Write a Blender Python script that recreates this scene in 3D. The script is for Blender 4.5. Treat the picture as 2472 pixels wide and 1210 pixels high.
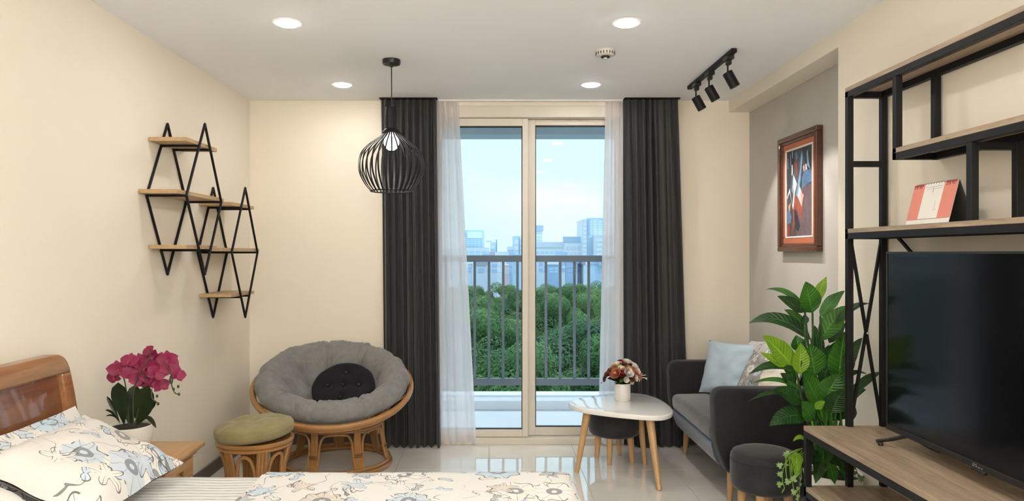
import bpy, bmesh, math, random
from mathutils import Vector, Matrix, noise as mnoise
PI = math.pi
random.seed(7)
for o in list(bpy.data.objects):
    bpy.data.objects.remove(o)
SC = bpy.context.scene
COL = SC.collection

# ------------------------------------------------------------------ camera, world, exposure
FPX = 1700.0
CAMZ = 1.49
cd = bpy.data.cameras.new('camera')
cam = bpy.data.objects.new('camera', cd)
COL.objects.link(cam)
cam.location = (0, 0, CAMZ)
cam.rotation_euler = (PI / 2, 0, 0)
cd.sensor_width = 36
cd.lens = FPX / 2472 * 36
cd.shift_x = 46 / 2472
cd.shift_y = 7 / 2472
cd.clip_end = 3000
cd.clip_start = 0.05
SC.camera = cam
vs = SC.view_settings
vs.view_transform = 'Standard'
vs.look = 'None'
vs.gamma = 1
vs.exposure = 0.62
vs.use_curve_mapping = False

SKY = 1.45
DOWN_W = 2.2
SPOT_W = 19.0
BULB = 60.0

wd = bpy.data.worlds.new('world')
SC.world = wd
wd.use_nodes = True
wt = wd.node_tree
wt.nodes.clear()
wo = wt.nodes.new('ShaderNodeOutputWorld')
wb = wt.nodes.new('ShaderNodeBackground')
wtc = wt.nodes.new('ShaderNodeTexCoord')
wsep = wt.nodes.new('ShaderNodeSeparateXYZ')
wr = wt.nodes.new('ShaderNodeValToRGB')
wr.color_ramp.elements[0].position = 0.0
wr.color_ramp.elements[0].color = (0.365, 0.505, 0.60, 1)
wr.color_ramp.elements[1].position = 0.35
wr.color_ramp.elements[1].color = (0.40, 0.60, 0.72, 1)
wn = wt.nodes.new('ShaderNodeTexNoise')
wn.inputs['Scale'].default_value = 3.2
wn.inputs['Detail'].default_value = 4
wm = wt.nodes.new('ShaderNodeMapping')
wm.inputs['Scale'].default_value = (1, 1, 2.6)
wm.inputs['Location'].default_value = (0.35, 0.2, 0.15)
wcr = wt.nodes.new('ShaderNodeValToRGB')
wcr.color_ramp.elements[0].position = 0.5
wcr.color_ramp.elements[1].position = 0.78
wmix = wt.nodes.new('ShaderNodeMix')
wmix.data_type = 'RGBA'
wmix.inputs['B'].default_value = (0.50, 0.60, 0.68, 1)
L = wt.links.new
L(wtc.outputs['Generated'], wsep.inputs[0])
L(wsep.outputs['Z'], wr.inputs[0])
L(wtc.outputs['Generated'], wm.inputs[0])
L(wm.outputs[0], wn.inputs['Vector'])
L(wn.outputs['Fac'], wcr.inputs[0])
L(wcr.outputs[0], wmix.inputs['Factor'])
L(wr.outputs[0], wmix.inputs['A'])
L(wmix.outputs['Result'], wb.inputs['Color'])
wb.inputs['Strength'].default_value = SKY
L(wb.outputs[0], wo.inputs[0])

SUN = 1.35
sd_ = bpy.data.lights.new('hazy_sun', 'SUN')
sd_.energy = SUN
sd_.angle = math.radians(25)
sd_.color = (1, 0.97, 0.93)
sun_o = bpy.data.objects.new('hazy_sun', sd_)
COL.objects.link(sun_o)
sun_o.location = (20, 60, 60)
sun_o.rotation_euler = Vector((-0.25, -0.56, -1.0)).to_track_quat('-Z', 'Y').to_euler()

# two added fill lights, unseen behind the camera, bounce off the ceiling there
FILL_W = 70.0
for ux in (-0.9, 0.9):
    ul_ = bpy.data.lights.new('added_fill_light', 'AREA')
    ul_.shape = 'DISK'
    ul_.size = 0.3
    ul_.energy = FILL_W * (0.28 if ux < 0 else 2.0)
    ul_.color = (1, 0.985, 0.965)
    uo_ = bpy.data.objects.new('added_fill_light', ul_)
    COL.objects.link(uo_)
    uo_.location = (ux, -1.35, 1.6)
    uo_.rotation_euler = (PI, 0, 0)

# ------------------------------------------------------------------ materials
MATS = {}


class NT:
    """tiny node-graph writer"""
    def __init__(s, t): s.t = t

    def new(s, ty): return s.t.nodes.new(ty)

    def link(s, a, b): s.t.links.new(a, b)

    def put(s, sock, v):
        if hasattr(v, 'is_linked') or isinstance(v, bpy.types.NodeSocket):
            s.link(v, sock)
        else:
            sock.default_value = v

    def m(s, op, a, b=0.0, c=0.0):
        n = s.new('ShaderNodeMath')
        n.operation = op
        s.put(n.inputs[0], a)
        s.put(n.inputs[1], b)
        s.put(n.inputs[2], c)
        return n.outputs[0]

    def mix(s, f, a, b, blend='MIX'):
        n = s.new('ShaderNodeMix')
        n.data_type = 'RGBA'
        n.blend_type = blend
        s.put(n.inputs['Factor'], f)
        for k, v in (('A', a), ('B', b)):
            if isinstance(v, (tuple, list)):
                v = (v[0], v[1], v[2], 1)
            s.put(n.inputs[k], v)
        return n.outputs['Result']

    def noise(s, vec, scale, detail=3, rough=0.5, dist=0.0):
        n = s.new('ShaderNodeTexNoise')
        s.link(vec, n.inputs['Vector'])
        n.inputs['Scale'].default_value = scale
        n.inputs['Detail'].default_value = detail
        n.inputs['Roughness'].default_value = rough
        n.inputs['Distortion'].default_value = dist
        return n.outputs['Fac']

    def mapping(s, vec, scale=(1, 1, 1), loc=(0, 0, 0), rot=(0, 0, 0)):
        n = s.new('ShaderNodeMapping')
        s.link(vec, n.inputs[0])
        n.inputs['Scale'].default_value = scale
        n.inputs['Location'].default_value = loc
        n.inputs['Rotation'].default_value = rot
        return n.outputs[0]

    def sm(s, v, lo, hi):
        n = s.new('ShaderNodeMapRange')
        s.put(n.inputs['Value'], v)
        n.inputs['From Min'].default_value = lo
        n.inputs['From Max'].default_value = hi
        return n.outputs[0]


def base_mat(name):
    m = bpy.data.materials.new(name)
    m.use_nodes = True
    t = m.node_tree
    b = t.nodes['Principled BSDF']
    MATS[name] = m
    return m, NT(t), b


def mat(name, col, rough=0.5, metal=0.0, var=0.08, vscale=8, bump=0.0, bscale=60, sheen=0.0, spec=0.5, coat=0.0, sub=0.0, emit=None):
    m, n, b = base_mat(name)
    tc = n.new('ShaderNodeTexCoord').outputs['Object']
    f = n.noise(tc, vscale, 4, 0.6)
    lo = tuple(c * (1 - var) for c in col)
    hi = tuple(min(1, c * (1 + var)) for c in col)
    n.link(n.mix(f, lo, hi), b.inputs['Base Color'])
    b.inputs['Roughness'].default_value = rough
    b.inputs['Metallic'].default_value = metal
    b.inputs['Specular IOR Level'].default_value = spec
    b.inputs['Coat Weight'].default_value = coat
    b.inputs['Sheen Weight'].default_value = sheen
    b.inputs['Sheen Roughness'].default_value = 0.4
    if emit:
        b.inputs['Emission Color'].default_value = (emit[0], emit[1], emit[2], 1)
        b.inputs['Emission Strength'].default_value = emit[3]
    if bump:
        bn = n.new('ShaderNodeBump')
        bn.inputs['Strength'].default_value = bump
        bn.inputs['Distance'].default_value = 0.01
        n.link(n.noise(tc, bscale, 3, 0.6), bn.inputs['Height'])
        n.link(bn.outputs[0], b.inputs['Normal'])
    return m


def wood(name, c1, c2, axis=(1, 12, 12), scale=3.0, rough=0.45, coat=0.0, streak=0.35, dark=(0.05, 0.03, 0.02)):
    m, n, b = base_mat(name)
    tc = n.new('ShaderNodeTexCoord').outputs['Object']
    v = n.mapping(tc, axis)
    f = n.noise(v, scale, 6, 0.62, 0.6)
    f2 = n.noise(v, scale * 5, 3, 0.6, 0.2)
    col = n.mix(n.sm(f, 0.3, 0.7), c1, c2)
    col = n.mix(n.m('MULTIPLY', n.sm(f2, 0.55, 0.8), streak), col, dark)
    n.link(col, b.inputs['Base Color'])
    b.inputs['Roughness'].default_value = rough
    b.inputs['Coat Weight'].default_value = coat
    bn = n.new('ShaderNodeBump')
    bn.inputs['Strength'].default_value = 0.12
    bn.inputs['Distance'].default_value = 0.004
    n.link(f2, bn.inputs['Height'])
    n.link(bn.outputs[0], b.inputs['Normal'])
    return m


def floral(name, base=(0.70, 0.675, 0.63), scale=3.1, dense=1.0, off=(0, 0), tint=1.25):
    """printed cotton: scattered blue-grey and beige blossoms with ink outlines and loose ink scribbles"""
    m, n, b = base_mat(name)
    uv = n.new('ShaderNodeTexCoord').outputs['UV']
    wob = n.new('ShaderNodeTexNoise')
    wob.inputs['Scale'].default_value = 9
    n.link(uv, wob.inputs['Vector'])
    wsub = n.new('ShaderNodeVectorMath')
    wsub.operation = 'MULTIPLY_ADD'
    n.link(wob.outputs['Color'], wsub.inputs[0])
    wsub.inputs[1].default_value = (0.035, 0.035, 0)
    n.link(uv, wsub.inputs[2])
    wuv = wsub.outputs[0]
    col = n.mix(n.noise(uv, 5, 3), base, tuple(c * 1.06 for c in base))
    for layer, (sc, ox, R, npet, jag, th) in enumerate(((scale, 0.0, 0.40, 8, 0.10, 0.0), (scale * 1.45, 3.7, 0.36, 5, 0.30, 0.42), (scale * 2.3, 8.1, 0.30, 2, 0.42, 0.45))):
        v = n.mapping(wuv, (sc, sc, 0), (ox + off[0], ox * 0.7 + off[1], 0))
        vor = n.new('ShaderNodeTexVoronoi')
        vor.voronoi_dimensions = '2D'
        vor.inputs['Scale'].default_value = 1
        vor.inputs['Randomness'].default_value = 0.75
        n.link(v, vor.inputs['Vector'])
        d = n.new('ShaderNodeVectorMath')
        d.operation = 'SUBTRACT'
        n.link(v, d.inputs[0])
        n.link(vor.outputs['Position'], d.inputs[1])
        s = n.new('ShaderNodeSeparateXYZ')
        n.link(d.outputs[0], s.inputs[0])
        cs = n.new('ShaderNodeSeparateColor')
        n.link(vor.outputs['Color'], cs.inputs[0])
        rnd, rnd2, rnd3 = cs.outputs[0], cs.outputs[1], cs.outputs[2]
        ang = n.m('ADD', n.m('ARCTAN2', s.outputs[1], s.outputs[0]), n.m('MULTIPLY', rnd, 6.28))
        r = vor.outputs['Distance']
        edge = n.m('MULTIPLY', n.m('ADD', 1 - jag, n.m('MULTIPLY', n.m('COSINE', n.m('MULTIPLY', ang, float(npet))), jag)),
                   n.m('ADD', R * 0.65, n.m('MULTIPLY', rnd2, R * 0.35)))
        dd = n.m('SUBTRACT', edge, r)
        inside = n.sm(dd, 0.0, 0.02)
        outline = n.m('LESS_THAN', n.m('ABSOLUTE', dd), 0.012 if layer < 2 else 0.02)
        outline = n.m('MULTIPLY', outline, n.m('GREATER_THAN', n.noise(uv, 14, 2), 0.46))
        ramp = n.new('ShaderNodeValToRGB')
        ramp.color_ramp.interpolation = 'CONSTANT'
        cols = [(0.0, (0.50, 0.63, 0.74)), (0.24, (0.80, 0.76, 0.69)), (0.42, (0.44, 0.46, 0.48)), (0.56, (0.66, 0.60, 0.51)), (0.72, (0.55, 0.62, 0.70)), (0.88, (0.80, 0.77, 0.71))]
        while len(ramp.color_ramp.elements) < len(cols):
            ramp.color_ramp.elements.new(0.5)
        for e, (p, c) in zip(ramp.color_ramp.elements, cols):
            e.position = p
            e.color = (c[0], c[1], c[2], 1)
        n.link(rnd3, ramp.inputs[0])
        on = n.m('GREATER_THAN', rnd2, th)
        fade = n.m('ADD', 0.35, n.m('MULTIPLY', n.noise(uv, 20, 2), 0.7))
        col = n.mix(n.m('MULTIPLY', n.m('MULTIPLY', inside, on), n.m('MULTIPLY', fade, tint)), col, ramp.outputs[0])
        spoke = n.m('LESS_THAN', n.m('ABSOLUTE', n.m('SINE', n.m('MULTIPLY', ang, npet / 2.0))), 0.07)
        spoke = n.m('MULTIPLY', n.m('MULTIPLY', spoke, inside), n.m('GREATER_THAN', r, R * 0.22))
        ink = n.m('MULTIPLY', n.m('MAXIMUM', outline, n.m('MULTIPLY', spoke, 0.75)), on)
        col = n.mix(n.m('MULTIPLY', ink, 0.85), col, (0.06, 0.065, 0.075))
        if layer == 0:
            cen = n.m('MULTIPLY', n.m('LESS_THAN', r, R * 0.27), on)
            cen = n.m('MULTIPLY', cen, n.m('GREATER_THAN', r, R * 0.10))
            col = n.mix(n.m('MULTIPLY', cen, 0.8), col, (0.16, 0.17, 0.19))
    f = n.noise(wuv, 5.5, 2, 0.5, 0.8)
    line = n.m('LESS_THAN', n.m('ABSOLUTE', n.m('SUBTRACT', f, 0.5)), 0.0065 * dense)
    line = n.m('MULTIPLY', line, n.m('GREATER_THAN', n.noise(uv, 4, 2), 0.48))
    col = n.mix(n.m('MULTIPLY', line, 0.75), col, (0.07, 0.07, 0.08))
    n.link(col, b.inputs['Base Color'])
    b.inputs['Roughness'].default_value = 0.85
    b.inputs['Sheen Weight'].default_value = 0.1
    bn = n.new('ShaderNodeBump')
    bn.inputs['Strength'].default_value = 0.25
    bn.inputs['Distance'].default_value = 0.012
    n.link(n.noise(uv, 16, 3, 0.55, 0.5), bn.inputs['Height'])
    n.link(bn.outputs[0], b.inputs['Normal'])
    return m


def striped(name):
    m, n, b = base_mat(name)
    uv = n.new('ShaderNodeTexCoord').outputs['UV']
    s = n.new('ShaderNodeSeparateXYZ')
    n.link(uv, s.inputs[0])
    y = n.m('ADD', s.outputs[1], n.m('MULTIPLY', n.noise(uv, 6, 3), 0.022))
    w = n.m('PINGPONG', y, 0.0165)
    line = n.m('LESS_THAN', w, 0.0020)
    col = n.mix(n.m('MULTIPLY', line, n.m('ADD', 0.3, n.noise(uv, 25, 2))), (0.74, 0.725, 0.69), (0.05, 0.045, 0.04))
    n.link(col, b.inputs['Base Color'])
    b.inputs['Roughness'].default_value = 0.85
    bn = n.new('ShaderNodeBump')
    bn.inputs['Strength'].default_value = 0.3
    bn.inputs['Distance'].default_value = 0.012
    n.link(n.noise(n.mapping(uv, (1, 4, 1)), 9, 3), bn.inputs['Height'])
    n.link(bn.outputs[0], b.inputs['Normal'])
    return m


def emission(name, col, st):
    m = bpy.data.materials.new(name)
    m.use_nodes = True
    t = m.node_tree
    t.nodes.clear()
    e = t.nodes.new('ShaderNodeEmission')
    e.inputs[0].default_value = (col[0], col[1], col[2], 1)
    e.inputs[1].default_value = st
    o = t.nodes.new('ShaderNodeOutputMaterial')
    t.links.new(e.outputs[0], o.inputs[0])
    MATS[name] = m
    return m


def glass(name):
    m = bpy.data.materials.new(name)
    m.use_nodes = True
    n = NT(m.node_tree)
    m.node_tree.nodes.clear()
    tr = n.new('ShaderNodeBsdfTransparent')
    tr.inputs[0].default_value = (0.955, 0.985, 0.985, 1)
    gl = n.new('ShaderNodeBsdfGlossy')
    gl.inputs['Roughness'].default_value = 0.01
    fr = n.new('ShaderNodeFresnel')
    fr.inputs['IOR'].default_value = 1.15
    mx = n.new('ShaderNodeMixShader')
    o = n.new('ShaderNodeOutputMaterial')
    n.link(fr.outputs[0], mx.inputs[0])
    n.link(tr.outputs[0], mx.inputs[1])
    n.link(gl.outputs[0], mx.inputs[2])
    n.link(mx.outputs[0], o.inputs[0])
    MATS[name] = m
    return m


def sheer(name):
    m = bpy.data.materials.new(name)
    m.use_nodes = True
    n = NT(m.node_tree)
    m.node_tree.nodes.clear()
    df = n.new('ShaderNodeBsdfDiffuse')
    df.inputs[0].default_value = (0.90, 0.89, 0.93, 1)
    tl = n.new('ShaderNodeBsdfTranslucent')
    tl.inputs[0].default_value = (0.95, 0.92, 0.95, 1)
    tr = n.new('ShaderNodeBsdfTransparent')
    a = n.new('ShaderNodeMixShader')
    a.inputs[0].default_value = 0.68
    b = n.new('ShaderNodeMixShader')
    lw = n.new('ShaderNodeLayerWeight')
    lw.inputs[0].default_value = 0.35
    tc = n.new('ShaderNodeTexCoord').outputs['Object']
    fac = n.m('ADD', 0.80, n.m('MULTIPLY', lw.outputs['Facing'], 0.18))
    fac = n.m('MINIMUM', n.m('ADD', fac, n.m('MULTIPLY', n.m('SUBTRACT', n.noise(tc, 3, 2), 0.5), 0.15)), 0.98)
    o = n.new('ShaderNodeOutputMaterial')
    n.link(df.outputs[0], a.inputs[1])
    n.link(tl.outputs[0], a.inputs[2])
    n.link(fac, b.inputs[0])
    n.link(tr.outputs[0], b.inputs[1])
    n.link(a.outputs[0], b.inputs[2])
    n.link(b.outputs[0], o.inputs[0])
    MATS[name] = m
    return m


def leafmat(name, c1, c2, rough=0.4, scale=14, trans=0.25, veins=False):
    m, n, b = base_mat(name)
    tc = n.new('ShaderNodeTexCoord').outputs['Object']
    col = n.mix(n.sm(n.noise(tc, scale, 3), 0.3, 0.7), c1, c2)
    if veins:
        sx = n.new('ShaderNodeSeparateXYZ')
        n.link(n.new('ShaderNodeTexCoord').outputs['UV'], sx.inputs[0])
        f = n.m('ABSOLUTE', n.m('SUBTRACT', n.m('MULTIPLY', sx.outputs[1], 2.0), 1.0))
        rib = n.m('SUBTRACT', 1.0, n.sm(f, 0.02, 0.07))
        side = n.m('SINE', n.m('MULTIPLY', n.m('SUBTRACT', sx.outputs[0], n.m('MULTIPLY', f, 0.16)), 75.0))
        sv = n.sm(side, 0.86, 1.0)
        col = n.mix(n.m('MULTIPLY', sv, 0.22), col, tuple(min(1, c * 1.9) for c in c2))
        col = n.mix(n.m('MULTIPLY', rib, 0.55), col, tuple(min(1, c * 2.0 + 0.02) for c in c2))
        bn = n.new('ShaderNodeBump')
        bn.inputs['Strength'].default_value = 0.5
        bn.inputs['Distance'].default_value = 0.003
        n.link(n.m('ADD', n.m('MULTIPLY', side, 0.5), n.m('MULTIPLY', rib, -1.5)), bn.inputs['Height'])
        n.link(bn.outputs[0], b.inputs['Normal'])
    n.link(col, b.inputs['Base Color'])
    b.inputs['Roughness'].default_value = rough
    tl = n.new('ShaderNodeBsdfTranslucent')
    n.link(col, tl.inputs[0])
    mx = n.new('ShaderNodeMixShader')
    mx.inputs[0].default_value = trans
    out = n.t.nodes['Material Output']
    n.link(b.outputs[0], mx.inputs[1])
    n.link(tl.outputs[0], mx.inputs[2])
    n.link(mx.outputs[0], out.inputs[0])
    return m


mat('wall_cream', (0.82, 0.75, 0.63), 0.7, var=0.03, vscale=1.5, bump=0.03, bscale=140)
mat('wall_grey', (0.47, 0.44, 0.40), 0.7, var=0.03, vscale=2, bump=0.03, bscale=140)
mat('ceiling_white', (0.86, 0.868, 0.885), 0.8, var=0.015, vscale=1)
mat('skirting', (0.115, 0.10, 0.088), 0.45, var=0.25, vscale=12)
mat('grout', (0.55, 0.52, 0.47), 0.7)
mat('black_metal', (0.008, 0.008, 0.009), 0.5, var=0.2, spec=0.22)
mat('black_gloss', (0.006, 0.006, 0.007), 0.4, var=0.1)
mat('black_plastic', (0.01, 0.01, 0.011), 0.4, var=0.2)
mat('frame_alu', (0.66, 0.61, 0.53), 0.45, var=0.03)
mat('gasket', (0.02, 0.02, 0.022), 0.6)
mat('rail_grey', (0.155, 0.165, 0.19), 0.5, var=0.06)
mat('balcony_white', (0.72, 0.75, 0.82), 0.6, var=0.04, vscale=3)
mat('balcony_grey', (0.48, 0.54, 0.60), 0.7, var=0.05)
mat('curtain_dark', (0.028, 0.028, 0.029), 0.6, var=0.15, vscale=14, sheen=0.2, spec=0.35)
mat('grey_cushion', (0.20, 0.195, 0.187), 0.9, var=0.3, vscale=22, bump=0.6, bscale=26, sheen=0.2, spec=0.2)
mat('black_cushion', (0.012, 0.012, 0.015), 0.95, var=0.3, vscale=20, bump=0.2, bscale=60, sheen=0.06, spec=0.15)
mat('olive_cushion', (0.285, 0.245, 0.125), 0.95, var=0.25, vscale=16, bump=0.4, bscale=35, sheen=0.15, spec=0.15)
mat('rattan', (0.36, 0.175, 0.055), 0.35, var=0.35, vscale=16, coat=0.25)
mat('rattan_wrap', (0.22, 0.10, 0.03), 0.45, var=0.3, vscale=40, bump=0.3, bscale=120)
mat('velvet_dark', (0.017, 0.0165, 0.018), 0.8, var=0.4, vscale=10, sheen=0.16, spec=0.25, bump=0.1, bscale=50)
mat('velvet_seat', (0.085, 0.083, 0.092), 0.6, var=0.75, vscale=9, sheen=0.5, spec=0.3, bump=0.15, bscale=24)
mat('velvet_blue', (0.075, 0.098, 0.15), 0.75, var=0.35, vscale=8, sheen=0.4, spec=0.25)
mat('velvet_pouf', (0.026, 0.026, 0.028), 0.75, var=0.6, vscale=14, sheen=0.25, spec=0.25, bump=0.1, bscale=50)
mat('pillow_blue', (0.40, 0.50, 0.57), 0.85, var=0.12, vscale=8, bump=0.2, bscale=14, sheen=0.2)
mat('pillow_cream', (0.62, 0.56, 0.47), 0.9, var=0.08, vscale=10, bump=0.15, bscale=20)
mat('lacquer_white', (0.84, 0.82, 0.79), 0.12, var=0.01, coat=0.6)
mat('ceramic_white', (0.72, 0.68, 0.61), 0.3, var=0.03, coat=0.3)
mat('ceramic_plain', (0.78, 0.75, 0.70), 0.4, var=0.02)
mat('soil', (0.02, 0.014, 0.01), 0.95, var=0.5, vscale=60, bump=0.8, bscale=120)
mat('brass', (0.45, 0.30, 0.12), 0.3, metal=1.0)
mat('silver', (0.6, 0.6, 0.62), 0.3, metal=1.0)
mat('detector_white', (0.62, 0.58, 0.52), 0.5, var=0.03)
mat('coral', (0.72, 0.24, 0.18), 0.6, var=0.04)
mat('dark_red', (0.30, 0.05, 0.045), 0.6)
mat('paper', (0.80, 0.76, 0.70), 0.7, var=0.02)
mat('ink', (0.30, 0.28, 0.27), 0.7)
mat('card_dark', (0.05, 0.05, 0.05), 0.7)
mat('trim_white', (0.8, 0.8, 0.8), 0.4)
mat('mattress_white', (0.7, 0.68, 0.64), 0.8)
mat('gilt_wood', (0.085, 0.028, 0.014), 0.35, var=0.45, vscale=30, coat=0.4)
mat('mat_red', (0.42, 0.125, 0.065), 0.6, var=0.15, vscale=12)
mat('slip_white', (0.75, 0.70, 0.62), 0.6)
mat('seed_brown', (0.10, 0.035, 0.02), 0.6, var=0.3, vscale=60)
mat('rose_peach', (0.52, 0.19, 0.10), 0.7, var=0.25, vscale=40)
mat('rose_tan', (0.46, 0.25, 0.11), 0.7, var=0.3, vscale=40)
mat('rose_cream', (0.78, 0.68, 0.52), 0.7, var=0.15, vscale=40)
mat('rose_white', (0.82, 0.78, 0.72), 0.7, var=0.1, vscale=40)
mat('rose_red', (0.28, 0.02, 0.03), 0.7, var=0.3, vscale=40)
mat('rose_brown', (0.14, 0.045, 0.025), 0.7, var=0.3, vscale=40)
mat('orchid_pink', (0.21, 0.004, 0.050), 0.6, var=0.45, vscale=50, sheen=0.2)
mat('orchid_lip', (0.30, 0.03, 0.06), 0.5, var=0.3, vscale=60)
mat('stem_dark', (0.035, 0.045, 0.015), 0.6)
mat('bark', (0.10, 0.075, 0.055), 0.9, var=0.3)
mat('far_ground', (0.16, 0.20, 0.17), 0.95, var=0.3, vscale=0.05)
wood('oak_plank', (0.40, 0.26, 0.135), (0.52, 0.36, 0.20), axis=(12, 1, 12), scale=4, rough=0.5)
wood('rack_wood', (0.25, 0.175, 0.112), (0.43, 0.325, 0.225), axis=(14, 1, 14), scale=3.5, rough=0.45, streak=0.5)
wood('beech_leg', (0.46, 0.27, 0.12), (0.56, 0.35, 0.17), axis=(12, 12, 1), scale=4, rough=0.4, streak=0.15)
wood('night_wood', (0.42, 0.22, 0.085), (0.54, 0.31, 0.135), axis=(10, 1.5, 10), scale=2.5, rough=0.38, coat=0.2, streak=0.2)
wood('bed_wood', (0.22, 0.085, 0.028), (0.36, 0.155, 0.055), axis=(10, 1.2, 8), scale=2.5, rough=0.3, coat=0.5, streak=0.3)
wood('bed_panel', (0.115, 0.040, 0.016), (0.24, 0.095, 0.036), axis=(8, 1.0, 5), scale=2.2, rough=0.25, coat=0.7, streak=0.3)
floral('floral_print')
floral('floral_duvet', base=(0.72, 0.70, 0.655), scale=3.4, off=(1.3, 2.2), tint=1.2)
floral('floral_grey', base=(0.25, 0.225, 0.21), scale=9.0, off=(4.3, 1.2), dense=2.4, tint=0.7)
floral('floral_pale', base=(0.46, 0.44, 0.42), scale=9.0, off=(2.3, 5.2), dense=2.0, tint=1.0)
striped('striped_print')
emission('lamp_disc', (1, 0.97, 0.92), 26.0)
emission('spot_lens', (1, 0.97, 0.92), 9.0)
emission('bulb_glow', (1, 0.96, 0.90), BULB)
glass('pane_glass')
sheer('sheer_white')
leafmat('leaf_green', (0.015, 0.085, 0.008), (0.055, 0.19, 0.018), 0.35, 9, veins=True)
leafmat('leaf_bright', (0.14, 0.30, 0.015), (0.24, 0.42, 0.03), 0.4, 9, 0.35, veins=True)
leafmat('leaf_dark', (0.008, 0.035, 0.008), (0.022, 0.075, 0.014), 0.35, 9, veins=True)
leafmat('leaf_ivy', (0.10, 0.22, 0.04), (0.30, 0.42, 0.16), 0.5, 30)
leafmat('leaf_orchid', (0.006, 0.014, 0.005), (0.020, 0.036, 0.012), 0.4, 12, 0.1)
for i, (a, b_) in enumerate((((0.06, 0.14, 0.05), (0.20, 0.37, 0.13)), ((0.045, 0.12, 0.065), (0.15, 0.30, 0.14)), ((0.10, 0.19, 0.06), (0.30, 0.44, 0.17)))):
    leafmat('canopy_%d' % i, a, b_, 0.7, 0.6, 0.42)


def tile_mat():
    m, n, b = base_mat('floor_tile')
    tc = n.new('ShaderNodeTexCoord').outputs['Object']
    f = n.noise(tc, 2.2, 6, 0.6, 1.2)
    n.link(n.mix(n.sm(f, 0.3, 0.75), (0.82, 0.79, 0.73), (0.72, 0.685, 0.62)), b.inputs['Base Color'])
    b.inputs['Roughness'].default_value = 0.035
    b.inputs['IOR'].default_value = 1.9
    b.inputs['Coat Weight'].default_value = 0.3
    b.inputs['Coat Roughness'].default_value = 0.04


tile_mat()


def screen_mat():
    m, n, b = base_mat('tv_screen')
    tc = n.new('ShaderNodeTexCoord').outputs['Object']
    n.link(n.mix(n.noise(tc, 3), (0.003, 0.003, 0.004), (0.004, 0.004, 0.005)), b.inputs['Base Color'])
    b.inputs['Roughness'].default_value = 0.12
    b.inputs['IOR'].default_value = 1.30


screen_mat()


def haze_mat(name, c, c2, vs=0.4):  # distance haze is put into these pale bluish base colours
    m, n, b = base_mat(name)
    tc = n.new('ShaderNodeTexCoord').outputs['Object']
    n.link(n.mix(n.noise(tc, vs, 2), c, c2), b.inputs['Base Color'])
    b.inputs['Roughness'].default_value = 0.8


haze_mat('haze_white', (0.84, 0.89, 0.95), (0.88, 0.92, 0.97))
haze_mat('haze_blue', (0.60, 0.76, 0.93), (0.64, 0.79, 0.95))
haze_mat('haze_deep', (0.44, 0.58, 0.80), (0.50, 0.64, 0.84))
haze_mat('haze_lilac', (0.74, 0.76, 0.87), (0.78, 0.80, 0.90))
haze_mat('haze_roof', (0.45, 0.42, 0.52), (0.50, 0.45, 0.55))
haze_mat('haze_red', (0.72, 0.52, 0.58), (0.78, 0.60, 0.64))


# ------------------------------------------------------------------ mesh helpers
def sharp(me, ang=40):
    me.shade_smooth()
    me.set_sharp_from_angle(angle=math.radians(ang))


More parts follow.
